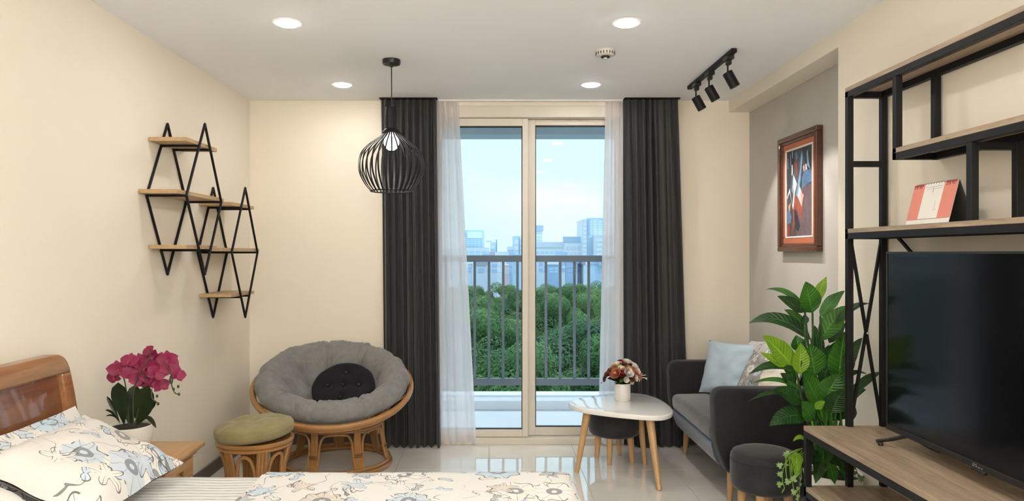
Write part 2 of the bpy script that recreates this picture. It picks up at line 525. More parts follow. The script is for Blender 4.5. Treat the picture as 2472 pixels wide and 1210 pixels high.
class MB:
    def __init__(s):
        s.V, s.F, s.MI, s.UV = [], [], [], {}
        s.mi = 0

    def add(s, V, F, uv=None, M=None):
        k = len(s.V)
        s.V += [tuple((M @ Vector(v)) if M else v) for v in V]
        s.F += [tuple(i + k for i in f) for f in F]
        s.MI += [s.mi] * len(F)
        if uv:
            for i, u in enumerate(uv):
                s.UV[k + i] = u
        return s

    def box(s, lo, hi, bev=0.0, M=None, seg=2):
        bm = bmesh.new()
        bmesh.ops.create_cube(bm, size=1)
        c = [(a + b) / 2 for a, b in zip(lo, hi)]
        d = [abs(b - a) for a, b in zip(lo, hi)]
        for v in bm.verts:
            v.co = Vector((v.co.x * d[0] + c[0], v.co.y * d[1] + c[1], v.co.z * d[2] + c[2]))
        if bev > 0:
            bmesh.ops.bevel(bm, geom=list(bm.edges), offset=bev, segments=seg, affect='EDGES', profile=0.5)
        bm.verts.index_update()
        s.add([v.co.copy() for v in bm.verts], [[v.index for v in f.verts] for f in bm.faces], M=M)
        bm.free()
        return s

    def lathe(s, prof, seg=24, M=None, c=(0, 0, 0)):
        V, F = [], []
        n = len(prof)
        for r, z in prof:
            for k in range(seg):
                a = 2 * PI * k / seg
                V.append((c[0] + r * math.cos(a), c[1] + r * math.sin(a), c[2] + z))
        for i in range(n - 1):
            for k in range(seg):
                k2 = (k + 1) % seg
                F.append((i * seg + k, i * seg + k2, (i + 1) * seg + k2, (i + 1) * seg + k))
        F.append(tuple(reversed(range(seg))))
        F.append(tuple((n - 1) * seg + k for k in range(seg)))
        return s.add(V, F, M=M)

    def tube(s, pts, r, seg=8, closed=False, radii=None, flat=None):
        P = [Vector(p) for p in pts]
        n = len(P)
        V, F = [], []
        up = None
        for i in range(n):
            if closed:
                t = P[(i + 1) % n] - P[i - 1]
            else:
                t = P[min(i + 1, n - 1)] - P[max(i - 1, 0)]
            t.normalize()
            if up is None:
                h = Vector((0, 0, 1)) if abs(t.z) < 0.9 else Vector((1, 0, 0))
                up = (h - t * h.dot(t)).normalized()
            else:
                up = (up - t * up.dot(t)).normalized()
            sd = t.cross(up)
            rr = radii[i] if radii else r
            for k in range(seg):
                a = 2 * PI * (k + 0.5) / seg
                V.append(P[i] + (up * math.cos(a) + sd * math.sin(a)) * rr)
        m = n if closed else n - 1
        for i in range(m):
            j = (i + 1) % n
            for k in range(seg):
                k2 = (k + 1) % seg
                F.append((i * seg + k, i * seg + k2, j * seg + k2, j * seg + k))
        if not closed:
            F.append(tuple(reversed(range(seg))))
            F.append(tuple((n - 1) * seg + k for k in range(seg)))
        return s.add(V, F)

    def prism(s, outline, axis, a, b, bev=0.0, seg=2):
        """outline in the two other axes, extruded along axis from a to b, rim rounded by bev"""
        def co(p, h):
            if axis == 'z': return (p[0], p[1], h)
            if axis == 'y': return (p[0], h, p[1])
            return (h, p[0], p[1])
        P = []
        for p in outline:
            p = Vector(p[:2])
            if not P or (p - P[-1]).length > 1e-5: P.append(p)
        if (P[0] - P[-1]).length < 1e-5: P.pop()
        n = len(P)
        area = sum(P[i].x * P[(i + 1) % n].y - P[(i + 1) % n].x * P[i].y for i in range(n))
        if area < 0: P.reverse()
        N = []
        for i in range(n):
            e0, e1 = (P[i] - P[i - 1]).normalized(), (P[(i + 1) % n] - P[i]).normalized()
            n0, n1 = Vector((-e0.y, e0.x)), Vector((-e1.y, e1.x))
            m = n0 + n1
            m = m.normalized() if m.length > 1e-6 else n0
            N.append(m / max(0.4, m.dot(n1)))
        if bev > 0:
            prof = [(bev * (1 - math.sin(k / seg * PI / 2)), bev * (1 - math.cos(k / seg * PI / 2))) for k in range(seg + 1)]
        else:
            prof = [(0.0, 0.0)]
        d = 1 if b > a else -1
        rows = [(i_, a + d * h_) for i_, h_ in prof] + [(i_, b - d * h_) for i_, h_ in reversed(prof)]
        V = [co(P[i] + N[i] * ins, h) for ins, h in rows for i in range(n)]
        F = [(r * n + i, r * n + (i + 1) % n, (r + 1) * n + (i + 1) % n, (r + 1) * n + i) for r in range(len(rows) - 1) for i in range(n)]
        F += [tuple(reversed(range(n))), tuple((len(rows) - 1) * n + i for i in range(n))]
        return s.add(V, F)

    def ball(s, c, r, seg=12, rings=8, sc=(1, 1, 1)):
        prof = []
        for i in range(rings + 1):
            a = -PI / 2 + PI * i / rings
            prof.append((max(1e-4, r * math.cos(a)), r * math.sin(a)))
        return s.lathe(prof, seg, M=Matrix.Translation(c) @ Matrix.Diagonal((sc[0], sc[1], sc[2], 1)))

    def grid(s, fn, nu, nv, uvfn=None, closed_u=False):
        V, F, U = [], [], []
        for i in range(nu + (0 if closed_u else 1)):
            for j in range(nv + 1):
                V.append(fn(i / nu, j / nv))
                U.append(uvfn(i / nu, j / nv) if uvfn else (i / nu, j / nv))
        w = nv + 1
        cnt = nu if closed_u else nu + 1
        for i in range(nu):
            i2 = (i + 1) % cnt
            for j in range(nv):
                F.append((i * w + j, i2 * w + j, i2 * w + j + 1, i * w + j + 1))
        return s.add(V, F, uv=U)

    def mesh(s, name, mats, smooth=40, fixn=True):
        me = bpy.data.meshes.new(name)
        me.from_pydata([tuple(v) for v in s.V], [], s.F)
        if not isinstance(mats, (list, tuple)):
            mats = [mats]
        for m in mats:
            me.materials.append(MATS[m])
        if len(mats) > 1:
            me.polygons.foreach_set('material_index', s.MI)
        if s.UV:
            ul = me.uv_layers.new(name='UVMap')
            for lp in me.loops:
                ul.data[lp.index].uv = s.UV.get(lp.vertex_index, (0, 0))
        if fixn:
            bm = bmesh.new()
            bm.from_mesh(me)
            bmesh.ops.recalc_face_normals(bm, faces=bm.faces)
            bm.to_mesh(me)
            bm.free()
        if smooth:
            sharp(me, smooth)
        me.update()
        return me


WM = {}   # world matrices of the Empties


def tag(o, label=None, cat=None, group=None, kind=None):
    if label: o['label'] = label
    if cat: o['category'] = cat
    if group: o['group'] = group
    if kind: o['kind'] = kind
    return o


def thing(name, label, cat, loc=(0, 0, 0), rz=0.0, group=None):
    o = bpy.data.objects.new(name, None)
    COL.objects.link(o)
    o.empty_display_size = 0.05
    o.location = loc
    o.rotation_euler = (0, 0, rz)
    WM[o.name] = Matrix.Translation(loc) @ Matrix.Rotation(rz, 4, 'Z')
    return tag(o, label, cat, group)


def obj(name, mb, mats, parent=None, world=True, smooth=40, label=None, cat=None, group=None, kind=None, fixn=True):
    """one mesh object; a child's shape is given in world space (world=True) or in its parent's own space"""
    me = mb if isinstance(mb, bpy.types.Mesh) else mb.mesh(name, mats, smooth, fixn)
    o = bpy.data.objects.new(name, me)
    COL.objects.link(o)
    if parent is None and kind != 'structure' and world:
        xs = [v.co for v in me.vertices]
        c = Vector(((min(v.x for v in xs) + max(v.x for v in xs)) / 2, (min(v.y for v in xs) + max(v.y for v in xs)) / 2, min(v.z for v in xs)))
        me.transform(Matrix.Translation(-c))
        o.location = c
    if parent is not None:
        o.parent = parent
        if world and parent.name in WM:
            o.matrix_parent_inverse = WM[parent.name].inverted()
    return tag(o, label, cat, group, kind)


def struct(name, mb, mats, parent=None, smooth=0):
    return obj(name, mb, mats, parent, smooth=smooth, kind=None if parent else 'structure')


def dup(root, loc, rz=0.0, label=None, scale=None):
    r = root.copy()
    COL.objects.link(r)
    r.location = loc
    r.rotation_euler = (0, 0, rz)
    if scale: r.scale = (scale,) * 3
    if label: r['label'] = label
    for ch in list(root.children):
        c = ch.copy()
        COL.objects.link(c)
        c.parent = r
        for g in ch.children:
            d = g.copy()
            COL.objects.link(d)
            d.parent = c
    return r


def catmull(pts, n=6, closed=False):
    P = [Vector(p) for p in pts]
    out = []
    m = len(P)
    for i in range(m if closed else m - 1):
        p0 = P[(i - 1) % m] if (closed or i > 0) else P[0] * 2 - P[1]
        p1, p2 = P[i], P[(i + 1) % m]
        p3 = P[(i + 2) % m] if (closed or i + 2 < m) else P[-1] * 2 - P[-2]
        for k in range(n):
            t = k / n
            out.append(0.5 * ((2 * p1) + (p2 - p0) * t + (2 * p0 - 5 * p1 + 4 * p2 - p3) * t * t + (3 * p1 - p0 - 3 * p2 + p3) * t ** 3))
    if not closed:
        out.append(P[-1])
    return out


def rpoly(pts, rad, seg=5):
    """polygon with rounded corners (2D)"""
    out = []
    n = len(pts)
    for i in range(n):
        p = Vector(pts[i])
        a = Vector(pts[i - 1]) - p
        b = Vector(pts[(i + 1) % n]) - p
        r = rad[i] if isinstance(rad, (list, tuple)) else rad
        if r <= 0:
            out.append(tuple(p))
            continue
        p1, p2 = p + a.normalized() * r, p + b.normalized() * r
        for k in range(seg + 1):
            t = k / seg
            q = p1 * (1 - t) ** 2 + p * 2 * t * (1 - t) + p2 * t * t
            out.append((q.x, q.y))
    return out


def at(px, py, Y):
    """world point seen at a pixel of the 2472x1210 frame at the depth Y"""
    return Vector(((px - 1190) * Y / FPX, Y, CAMZ - (py - 612) * Y / FPX))


def leaf(mb, base, tip, width, sag=0.12, hint=(0, -0.8, 0.6), fold=0.15, n=8, prof='oval', up=(0, 0, 1), wave=0.0):
    b, t = Vector(base), Vector(tip)
    ln = (t - b).length
    c = (b + t) / 2 + Vector(up) * ln * sag * 2
    h = Vector(hint).normalized()
    V, F, U = [], [], []
    m = 2
    ph = random.random() * 6
    for i in range(n + 1):
        q = i / n
        p = b * (1 - q) ** 2 + c * 2 * q * (1 - q) + t * q * q
        tg = ((c - b) * (1 - q) + (t - c) * q)
        if tg.length < 1e-6: tg = t - b
        tg.normalize()
        sd = tg.cross(h)
        if sd.length < 0.05: sd = tg.cross(Vector((1, 0, 0)))
        sd.normalize()
        nr = sd.cross(tg).normalized()
        if prof == 'oval':
            w = math.sin(PI * min(1, q ** 0.75)) ** 0.85
        elif prof == 'strap':
            w = min(1, (1 - q) * 2.5) ** 0.6 * (0.6 + 0.4 * min(1, q * 3))
        else:
            w = max(0, 1 - (2 * q ** 1.25 - 1) ** 2) ** 0.5 * (0.45 + 0.55 * min(1, q * 1.7))
        w = max(w, 0.03) * width / 2 * (1 + wave * 0.9 * math.sin(q * 11 + ph))
        for j in range(-m, m + 1):
            f = j / m
            U.append((q, f * 0.5 + 0.5))
            V.append(p + sd * w * f + nr * (fold * abs(f) * w + wave * w * math.sin(q * 14 + ph + f * 2) * abs(f)))
    k = 2 * m + 1
    for i in range(n):
        for j in range(k - 1):
            F.append((i * k + j, i * k + j + 1, (i + 1) * k + j + 1, (i + 1) * k + j))
    mb.add(V, F, uv=U)
    return mb


def frame_M(center, u, v):
    u = Vector(u).normalized()
    v = Vector(v)
    v = (v - u * v.dot(u)).normalized()
    w = u.cross(v)
    M = Matrix((u, v, w)).transposed().to_4x4()
    return Matrix.Translation(center) @ M


def pillow(w, h, t, M, seed=0, n=22, flange=0.0, wr=0.006, pinch=0.05, uvo=(0, 0)):
    mb = MB()
    for side in (1, -1):
        def fn(a, b):
            x, y = a * 2 - 1, b * 2 - 1
            cx = x * (1 - pinch * (1 - x * x) * 0 - pinch * (y * y - 1) * -1 * (-1) * 0)
            e = max(0.0, (1 - x ** 4) * (1 - y ** 4))
            z = t / 2 * e ** 0.55 if flange == 0 else t / 2 * max(0.0, (1 - (abs(x) * (1 + flange)) ** 4) * (1 - (abs(y) * (1 + flange)) ** 4) if abs(x) * (1 + flange) < 1 and abs(y) * (1 + flange) < 1 else 0.0) ** 0.55
            sx = 1 - pinch * (1 - y * y)
            sy = 1 - pinch * (1 - x * x)
            nz = mnoise.noise(Vector((x * 2.1 + seed, y * 2.1, seed * 1.7)))
            nf = mnoise.noise(Vector((x * 5 + seed, y * 5, side)))
            rad = math.atan2(y, x)
            cr = math.sin(rad * 11 + seed) * max(0, (x * x + y * y) - 0.35) * wr * 1.2
            zz = side * (z + e * (nz * wr * 2.5 + nf * wr) + cr * e)
            if flange and e <= 0 or (flange and z <= 0):
                zz = side * 0.003 + 0.012 * math.sin(rad * 9 + seed) * flange * 4
            return M @ Vector((x * w / 2 * sx, y * h / 2 * sy, zz))
        mb.grid(fn, n, n, uvfn=lambda a, b: (a * w + uvo[0], b * h + uvo[1]))
    return mb


def tuft_pad(R, T, buttons, seed=0, rings=14, seg=48, tilt=0, dome=1.0, crease=0.25):
    """round stuffed pad with dimples, axis z, underside flat-ish"""
    mb = MB()

    def surf(side):
        def fn(a, q):
            th = a * 2 * PI
            r = R * math.sin(q * PI / 2) ** 0.9
            e = math.cos(q * PI / 2) ** 0.55
            x, y = r * math.cos(th), r * math.sin(th)
            z = side * T / 2 * e * dome
            if side > 0:
                for bx, by in buttons:
                    d = math.hypot(x - bx, y - by)
                    z -= T * 0.30 * math.exp(-(d / (R * 0.13)) ** 2) + T * 0.10 * math.exp(-(d / (R * 0.34)) ** 2)
                z += T * crease * 0.35 * mnoise.noise(Vector((x / R * 2.4 + seed, y / R * 2.4, seed))) * e
            rr = 1 + 0.02 * mnoise.noise(Vector((math.cos(th) * 2 + seed, math.sin(th) * 2, 3)))
            return Vector((x * rr, y * rr, z))
        return fn
    mb.grid(surf(1), seg, rings, closed_u=True)
    mb.grid(surf(-1), seg, rings, closed_u=True)
    return mb


# ------------------------------------------------------------------ setting
XL, XR, XN = -1.896, 1.84, 2.0
YB, YR = 5.49, -2.2
ZC = 2.682
NY = 3.753
floor = struct('floor', MB().box((XL - 0.2, YR - 0.2, -0.12), (XN + 0.2, YB + 0.02, -0.008)), 'grout')
TP = 0.64
tile_me = {}
y0 = YB
iy = 0
while y0 > YR:
    y1 = max(YR, y0 - TP)
    xs = [XL] + [k * TP - 0.03 for k in range(-2, 4) if XL + 0.02 < k * TP - 0.03 < XN] + [XN]
    for xa, xb in zip(xs[:-1], xs[1:]):
        key = (round(xb - xa, 3), round(y0 - y1, 3))
        if key not in tile_me:
            hx, hy = (xb - xa) / 2 - 0.001, (y0 - y1) / 2 - 0.001
            tile_me[key] = MB().box((-hx, -hy, -0.01), (hx, hy, 0), 0.0008, seg=1).mesh('tile', 'floor_tile', 0)
        t = bpy.data.objects.new('tile', tile_me[key])
        COL.objects.link(t)
        t.parent = floor
        t.location = ((xa + xb) / 2, (y0 + y1) / 2, 0)
    y0 = y1

struct('ceiling', MB().box((XL - 0.2, YR - 0.2, ZC), (XN + 0.2, YB + 0.2, ZC + 0.15)), 'ceiling_white')
struct('wall_left', MB().box((XL - 0.15, YR - 0.15, 0), (XL, YB + 0.18, ZC)), 'wall_cream')
# right wall with the recess whose back is painted grey
w = MB()
w.box((XR, YR - 0.15, 0), (XN + 0.15, NY, ZC))
struct('wall_right', w, 'wall_cream')
struct('trim_1', MB().box((XR, NY, 2.59), (XN + 0.15, YB, ZC)), 'wall_cream')
struct('wall_niche', MB().box((XN, NY, 0), (XN + 0.15, YB + 0.18, 2.59)), 'wall_grey')
DX0, DX1, DZ = -0.47, 1.04, 2.61
w = MB()
w.box((XL, YB, 0), (DX0, YB + 0.18, ZC))
w.box((DX1, YB, 0), (XN + 0.15, YB + 0.18, ZC))
w.box((DX0, YB, DZ), (DX1, YB + 0.18, ZC))
struct('wall_back', w, 'wall_cream')
struct('wall_rear', MB().box((XL - 0.15, YR - 0.15, 0), (XN + 0.15, YR, ZC)), 'wall_cream')
BH = 0.085
struct('baseboard_left', MB().box((XL, YR, 0), (XL + 0.012, YB, BH), 0.002, seg=1), 'skirting')
w = MB()
w.box((XL + 0.012, YB - 0.012, 0), (DX0 - 0.02, YB, BH), 0.002, seg=1)
w.box((DX1 + 0.02, YB - 0.012, 0), (XN - 0.012, YB, BH), 0.002, seg=1)
struct('baseboard_back', w, 'skirting')
struct('baseboard_right', MB().box((XR - 0.012, YR, 0), (XR, NY, BH), 0.002, seg=1), 'skirting')
struct('baseboard_niche', MB().box((XN - 0.012, NY, 0), (XN, YB - 0.012, BH), 0.002, seg=1), 'skirting')

# sliding balcony door
d = MB()
fy0, fy1 = YB - 0.012, YB + 0.13
d.box((DX0 - 0.035, fy0, 0.0), (DX0 + 0.03, fy1, DZ + 0.03), 0.003, seg=1)
d.box((DX1 - 0.03, fy0, 0.0), (DX1 + 0.035, fy1, DZ + 0.03), 0.003, seg=1)
d.box((DX0 + 0.03, fy0, 2.55), (DX1 - 0.03, fy1, DZ + 0.03), 0.003, seg=1)
d.box((DX0 + 0.03, fy0, 0.0), (DX1 - 0.03, fy1, 0.05), 0.003, seg=1)
door = struct('door_1', d, 'frame_alu')
MX = 0.265


def sash(x0, x1, ya, z0, z1, s0, s1, top, bot):
    f = MB()
    yb = ya + 0.04
    f.box((x0, ya, z0), (x0 + s0, yb, z1), 0.003, seg=1)
    f.box((x1 - s1, ya, z0), (x1, yb, z1), 0.003, seg=1)
    f.box((x0 + s0, ya, z1 - top), (x1 - s1, yb, z1), 0.003, seg=1)
    f.box((x0 + s0, ya, z0), (x1 - s1, yb, z0 + bot), 0.003, seg=1)
    fr = struct('sash_frame', f, 'frame_alu', door)
    g = MB()
    gx0, gx1, gz0, gz1 = x0 + s0, x1 - s1, z0 + bot, z1 - top
    for a in ((gx0, gx0 + 0.006, gz0, gz1), (gx1 - 0.006, gx1, gz0, gz1), (gx0, gx1, gz1 - 0.010, gz1), (gx0, gx1, gz0, gz0 + 0.007)):
        g.box((a[0], ya + 0.004, a[2]), (a[1], ya + 0.03, a[3]))
    struct('gasket', g, 'gasket', fr)
    struct('glass_pane', MB().box((gx0, ya + 0.018, gz0), (gx1, ya + 0.022, gz1)), 'pane_glass', fr)
    return fr


sash(DX0 + 0.03, MX + 0.01, YB + 0.02, 0.052, 2.548, 0.035, 0.045, 0.06, 0.06)
sash(MX - 0.005, DX1 - 0.03, YB + 0.075, 0.052, 2.548, 0.075, 0.04, 0.045, 0.065)

# balcony
bal = struct('trim_2', MB().box((-2.2, YB + 0.18, -0.25), (3.0, 7.25, -0.02)), 'balcony_white')
struct('trim_3', MB().box((-2.2, 6.78, -0.02), (3.0, 7.25, 0.07), 0.004, seg=1), 'balcony_white')
struct('trim_4', MB().box((-2.2, YB + 0.18, 2.80), (3.0, 7.25, 2.95)), 'balcony_grey')
struct('trim_5', MB().box((-2.2, 6.95, 2.665), (3.0, 7.25, 2.80)), 'balcony_grey')
rl = thing('balcony_railing', 'grey metal balcony railing with upright bars beyond the sliding door', 'railing', (0.3, 7.08, 0.07))
RY = 7.08
obj('top_rail', MB().box((-2.2, RY - 0.03, 1.405), (3.0, RY + 0.03, 1.47), 0.004, seg=1), 'rail_grey', rl)
obj('bottom_rail', MB().box((-2.2, RY - 0.02, 0.165), (3.0, RY + 0.02, 0.235), 0.004, seg=1), 'rail_grey', rl)
bar = MB().box((-0.013, -0.010, 0.0), (0.013, 0.010, 1.17), 0.002, seg=1).mesh('baluster', 'rail_grey', 0)
k = -14
while True:
    x = (1146 - 1190) / 240.1 + k * 0.1432
    k += 1
    if x > 2.95: break
    o = bpy.data.objects.new('baluster', bar)
    COL.objects.link(o)
    o.parent = rl
    o.location = (x - 0.3, 0, 0.235 - 0.07)
for x in (-1.6, 0.72 + 1.0):
    obj('foot', MB().box((x - 0.02, RY - 0.015, 0.07), (x + 0.02, RY + 0.015, 0.17), 0.002, seg=1), 'rail_grey', rl)

# ------------------------------------------------------------------ the view: ground, trees, city
GZ = -20.0
struct('floor_ground', MB().box((-500, 12, GZ - 1), (500, 1000, GZ)), 'far_ground')
VIEW = []


def tree_mesh(seed, R, H, nl, lsize, matname):
    rnd = random.Random(seed)
    mb = MB()
    lumps = []
    NLUMP = 34
    for i in range(NLUMP):
        u = rnd.random() * 1.35 - 0.35
        a = rnd.random() * 2 * PI
        sq = math.sqrt(max(0.05, 1 - u * u))
        k = 0.62 + 0.34 * rnd.random()
        lumps.append((Vector((R * sq * math.cos(a) * k, R * sq * math.sin(a) * k, H * 0.60 + u * H * 0.30 * k)), R * (0.20 + 0.16 * rnd.random())))
    V, F = [], []
    for c, r in lumps:
        for i in range(nl // NLUMP):
            u = rnd.random() * 2 - 1
            a = rnd.random() * 2 * PI
            sq = math.sqrt(1 - u * u)
            dr = Vector((sq * math.cos(a), sq * math.sin(a), u))
            p = c + Vector((dr.x, dr.y, dr.z * 0.8)) * r * (0.82 + 0.24 * rnd.random())
            nrm = (dr + Vector((rnd.random() - .5, rnd.random() - .5, rnd.random() - .2)) * 0.75).normalized()
            s1 = nrm.cross(Vector((rnd.random() - .5, rnd.random() - .5, rnd.random() - .5))).normalized()
            s2 = nrm.cross(s1)
            sz = lsize * (0.6 + 0.8 * rnd.random())
            k = len(V)
            V += [p - s1 * sz, p + s2 * sz * 0.5 + nrm * sz * 0.1, p + s1 * sz, p - s2 * sz * 0.5 + nrm * sz * 0.1]
            F.append((k, k + 1, k + 2, k + 3))
    mb.add(V, F)
    me = mb.mesh('crown', matname, 0, fixn=False)
    tr = MB()
    tr.tube([(0, 0, 0), (0.1, 0.05, H * 0.25), (0, 0, H * 0.5), (0.2, 0, H * 0.7)], 0.3, 7, radii=[0.42, 0.32, 0.26, 0.1])
    for i in range(5):
        a = i * 1.3
        tr.tube([(0, 0, H * 0.4), (R * 0.3 * math.cos(a), R * 0.3 * math.sin(a), H * 0.55), (R * 0.6 * math.cos(a), R * 0.6 * math.sin(a), H * 0.72)], 0.1, 5, radii=[0.2, 0.14, 0.05])
    return me, tr.mesh('trunk', 'bark', 0)


TL = ['mid green leafy tree', 'dark bluish green leafy tree', 'light yellowish green leafy tree']
ORD = ['first', 'second', 'third', 'fourth', 'fifth', 'sixth', 'seventh', 'eighth', 'ninth', 'tenth', 'eleventh', 'twelfth', 'thirteenth', 'fourteenth', 'fifteenth', 'sixteenth', 'seventeenth', 'eighteenth']
protos = []
for i in range(3):
    H = (16.0, 15.4, 16.6)[i]
    protos.append((tree_mesh(11 + i, 4.1, H, 34000, 0.115, 'canopy_%d' % i), H))
rnd = random.Random(5)
row = 0
Y = 19.5
while Y < 150:
    half = Y * 0.15 + 2.5
    step = 7.0 + Y * 0.016
    x = -half + 0.045 * Y + rnd.random() * 2
    topz = CAMZ - (4.6 if Y < 24 else 3.9 + 0.6 * math.sin(Y * 0.31))
    nth = 0
    while x < half + 0.045 * Y + 2:
        i = rnd.randrange(3)
        (cm, tm), H = protos[i]
        yy = Y + rnd.random() * 2
        py_top = 652 + rnd.random() * 12
        zt = min(topz + rnd.random() * 1.6, CAMZ - (py_top - 612) * yy / FPX - 0.4)
        sc = (zt - GZ) / (H * 1.02)
        t = thing('leafy_tree', '%s, %s from left in the %s canopy row beyond the balcony' % (TL[i], ORD[nth], ORD[row]), 'tree', (x, yy, GZ), rnd.random() * 6.28, 'trees of the canopy below the balcony')
        t.scale = (sc, sc, sc)
        obj('crown', cm, None, t, world=False)
        obj('trunk', tm, None, t, world=False)
        nth += 1
        x += step * (0.9 + 0.2 * rnd.random())
    row += 1
    Y += 6.8 + Y * 0.055


def facade(parent, x0, x1, z0, z1, yf, nx, nz, m, gx=0.25, gz=0.35):
    pw, ph = (x1 - x0) / nx, (z1 - z0) / nz
    me = MB().box((-pw * (1 - gx) / 2, -0.15, -ph * (1 - gz) / 2), (pw * (1 - gx) / 2, 0.15, ph * (1 - gz) / 2)).mesh('window', m, 0)
    for i in range(nx):
        for j in range(nz):
            o = bpy.data.objects.new('window', me)
            COL.objects.link(o)
            o.parent = parent
            o.matrix_parent_inverse = WM[parent.name].inverted()
            o.location = (x0 + pw * (i + .5), yf, z0 + ph * (j + .5))


def tower(px0, px1, pyt, Y, m, label, nx=0, nz=0, wm='haze_deep', depth=25, name='city_block', roof=None, cat='building', pyb=None, group=None):
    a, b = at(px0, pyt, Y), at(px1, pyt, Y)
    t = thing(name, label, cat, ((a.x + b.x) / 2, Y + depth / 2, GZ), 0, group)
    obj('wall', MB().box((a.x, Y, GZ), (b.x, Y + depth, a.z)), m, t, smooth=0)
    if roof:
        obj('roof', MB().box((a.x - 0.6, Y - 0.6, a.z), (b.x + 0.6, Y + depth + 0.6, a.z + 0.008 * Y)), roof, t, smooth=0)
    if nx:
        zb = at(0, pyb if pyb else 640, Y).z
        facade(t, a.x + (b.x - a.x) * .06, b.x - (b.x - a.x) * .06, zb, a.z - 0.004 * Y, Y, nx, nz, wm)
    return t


t = tower(1118, 1168, 556, 420, 'haze_blue', 'blue glass tower at the left of the skyline beyond the door', 5, 7, 'haze_deep', name='glass_tower', pyb=598)
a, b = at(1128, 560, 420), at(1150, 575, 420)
obj('sign_panel', MB().box((a.x, 419.4, b.z), (b.x + 3.5, 420, a.z)), 'haze_white', t, smooth=0)
tower(1112, 1181, 598, 400, 'haze_white', 'pale wide podium block in front of the blue glass tower', 4, 2, 'haze_blue', name='podium_block', pyb=618, depth=18)
t = tower(1184, 1196, 585, 410, 'haze_blue', 'slim pale blue block beside the podium, with a mast', 1, 4, 'haze_white', name='slim_block')
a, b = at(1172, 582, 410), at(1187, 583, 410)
obj('roof_arm', MB().box((a.x, 412, b.z - .3), (b.x, 413, b.z + .3)), 'haze_deep', t)
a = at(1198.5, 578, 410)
obj('mast', MB().tube([(a.x, 415, GZ), (a.x, 415, a.z)], 0.5, 6), 'haze_deep', t)
tower(1181, 1229, 608, 360, 'haze_red', 'low block with a dull red front under the skyline', 6, 1, 'haze_lilac', name='low_block', pyb=620, depth=8)
tower(1225, 1241, 595, 370, 'haze_lilac', 'lilac stepped block left of the twin pale towers', 2, 3, 'haze_deep', name='stepped_block', pyb=622, depth=15)
tower(1240, 1253, 570, 390, 'haze_blue', 'pale blue square tower left of the middle door stile', 1, 3, 'haze_white', name='square_tower', pyb=622)
tower(1254, 1270, 569, 392, 'haze_white', 'white square tower touching the pale blue one', 2, 4, 'haze_blue', name='square_tower', pyb=622)
tower(1294, 1309, 558, 395, 'haze_blue', 'tall slim blue tower right of the middle door stile', 2, 5, 'haze_white', name='slim_tower', pyb=605, roof='haze_deep')
tower(1290, 1350, 588, 424, 'haze_white', 'long white low block behind the slim blue tower', 8, 3, 'haze_blue', name='long_block', pyb=615)
tower(1288, 1364, 598, 385, 'haze_white', 'long white block with a dark roof line', 6, 2, 'haze_blue', name='long_block', roof='haze_lilac', pyb=625, depth=3)
t = tower(1363, 1404.5, 585, 380, 'haze_white', 'white flat roofed block beside the tall right tower', 4, 2, 'haze_lilac', name='flat_block', roof='haze_deep', pyb=620, depth=3)
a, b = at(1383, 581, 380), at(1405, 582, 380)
obj('roof_arm', MB().box((a.x, 382, b.z), (b.x, 383, b.z + .9)), 'haze_deep', t)
t = tower(1406, 1417, 530, 372, 'haze_lilac', 'narrow lilac shaft at the left of the tall right tower', 1, 8, 'haze_white', name='narrow_tower', pyb=620)
t = tower(1417, 1456, 526, 374, 'haze_blue', 'tall blue tower at the right end of the skyline', 3, 7, 'haze_white', name='tall_tower', pyb=575)
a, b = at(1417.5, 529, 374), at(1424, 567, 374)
obj('recess', MB().box((a.x, 373.5, b.z), (b.x, 374, a.z)), 'haze_deep', t, smooth=0)
tower(1434, 1500, 568, 368, 'haze_lilac', 'lilac wing in front of the tall blue tower', 3, 4, 'haze_white', name='tower_wing', pyb=620, depth=5)
tower(1000, 1108, 600, 430, 'haze_white', 'pale block behind the left sheer curtain', 8, 3, 'haze_blue', name='hidden_block', pyb=630)
HL = {'haze_white': 'small white house among the far treetops', 'haze_blue': 'small blue house among the far treetops', 'haze_lilac': 'small lilac house among the far treetops', 'haze_deep': 'small deep blue house among the far treetops'}
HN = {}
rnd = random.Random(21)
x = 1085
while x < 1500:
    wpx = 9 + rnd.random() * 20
    m = rnd.choice(['haze_white', 'haze_white', 'haze_blue', 'haze_lilac', 'haze_deep', 'haze_white'])
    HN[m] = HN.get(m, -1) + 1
    tower(x, x + wpx, 622 + rnd.random() * 22, 215 + rnd.random() * 80, m, HL[m] + ', ' + ORD[HN[m]] + ' of that colour from the left', rnd.choice([1, 2, 3]), 2, rnd.choice(['haze_deep', 'haze_blue', 'haze_white']), depth=10, name='small_house', roof=rnd.choice(['haze_roof', 'haze_white', 'haze_deep', None]), pyb=660, cat='house', group='small houses beyond the trees')
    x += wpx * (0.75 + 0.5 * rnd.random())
tower(1217.5, 1229.5, 640, 200, 'haze_red', 'pink and white narrow house among the far treetops', 2, 5, 'haze_white', depth=8, name='narrow_house', pyb=662, cat='house')

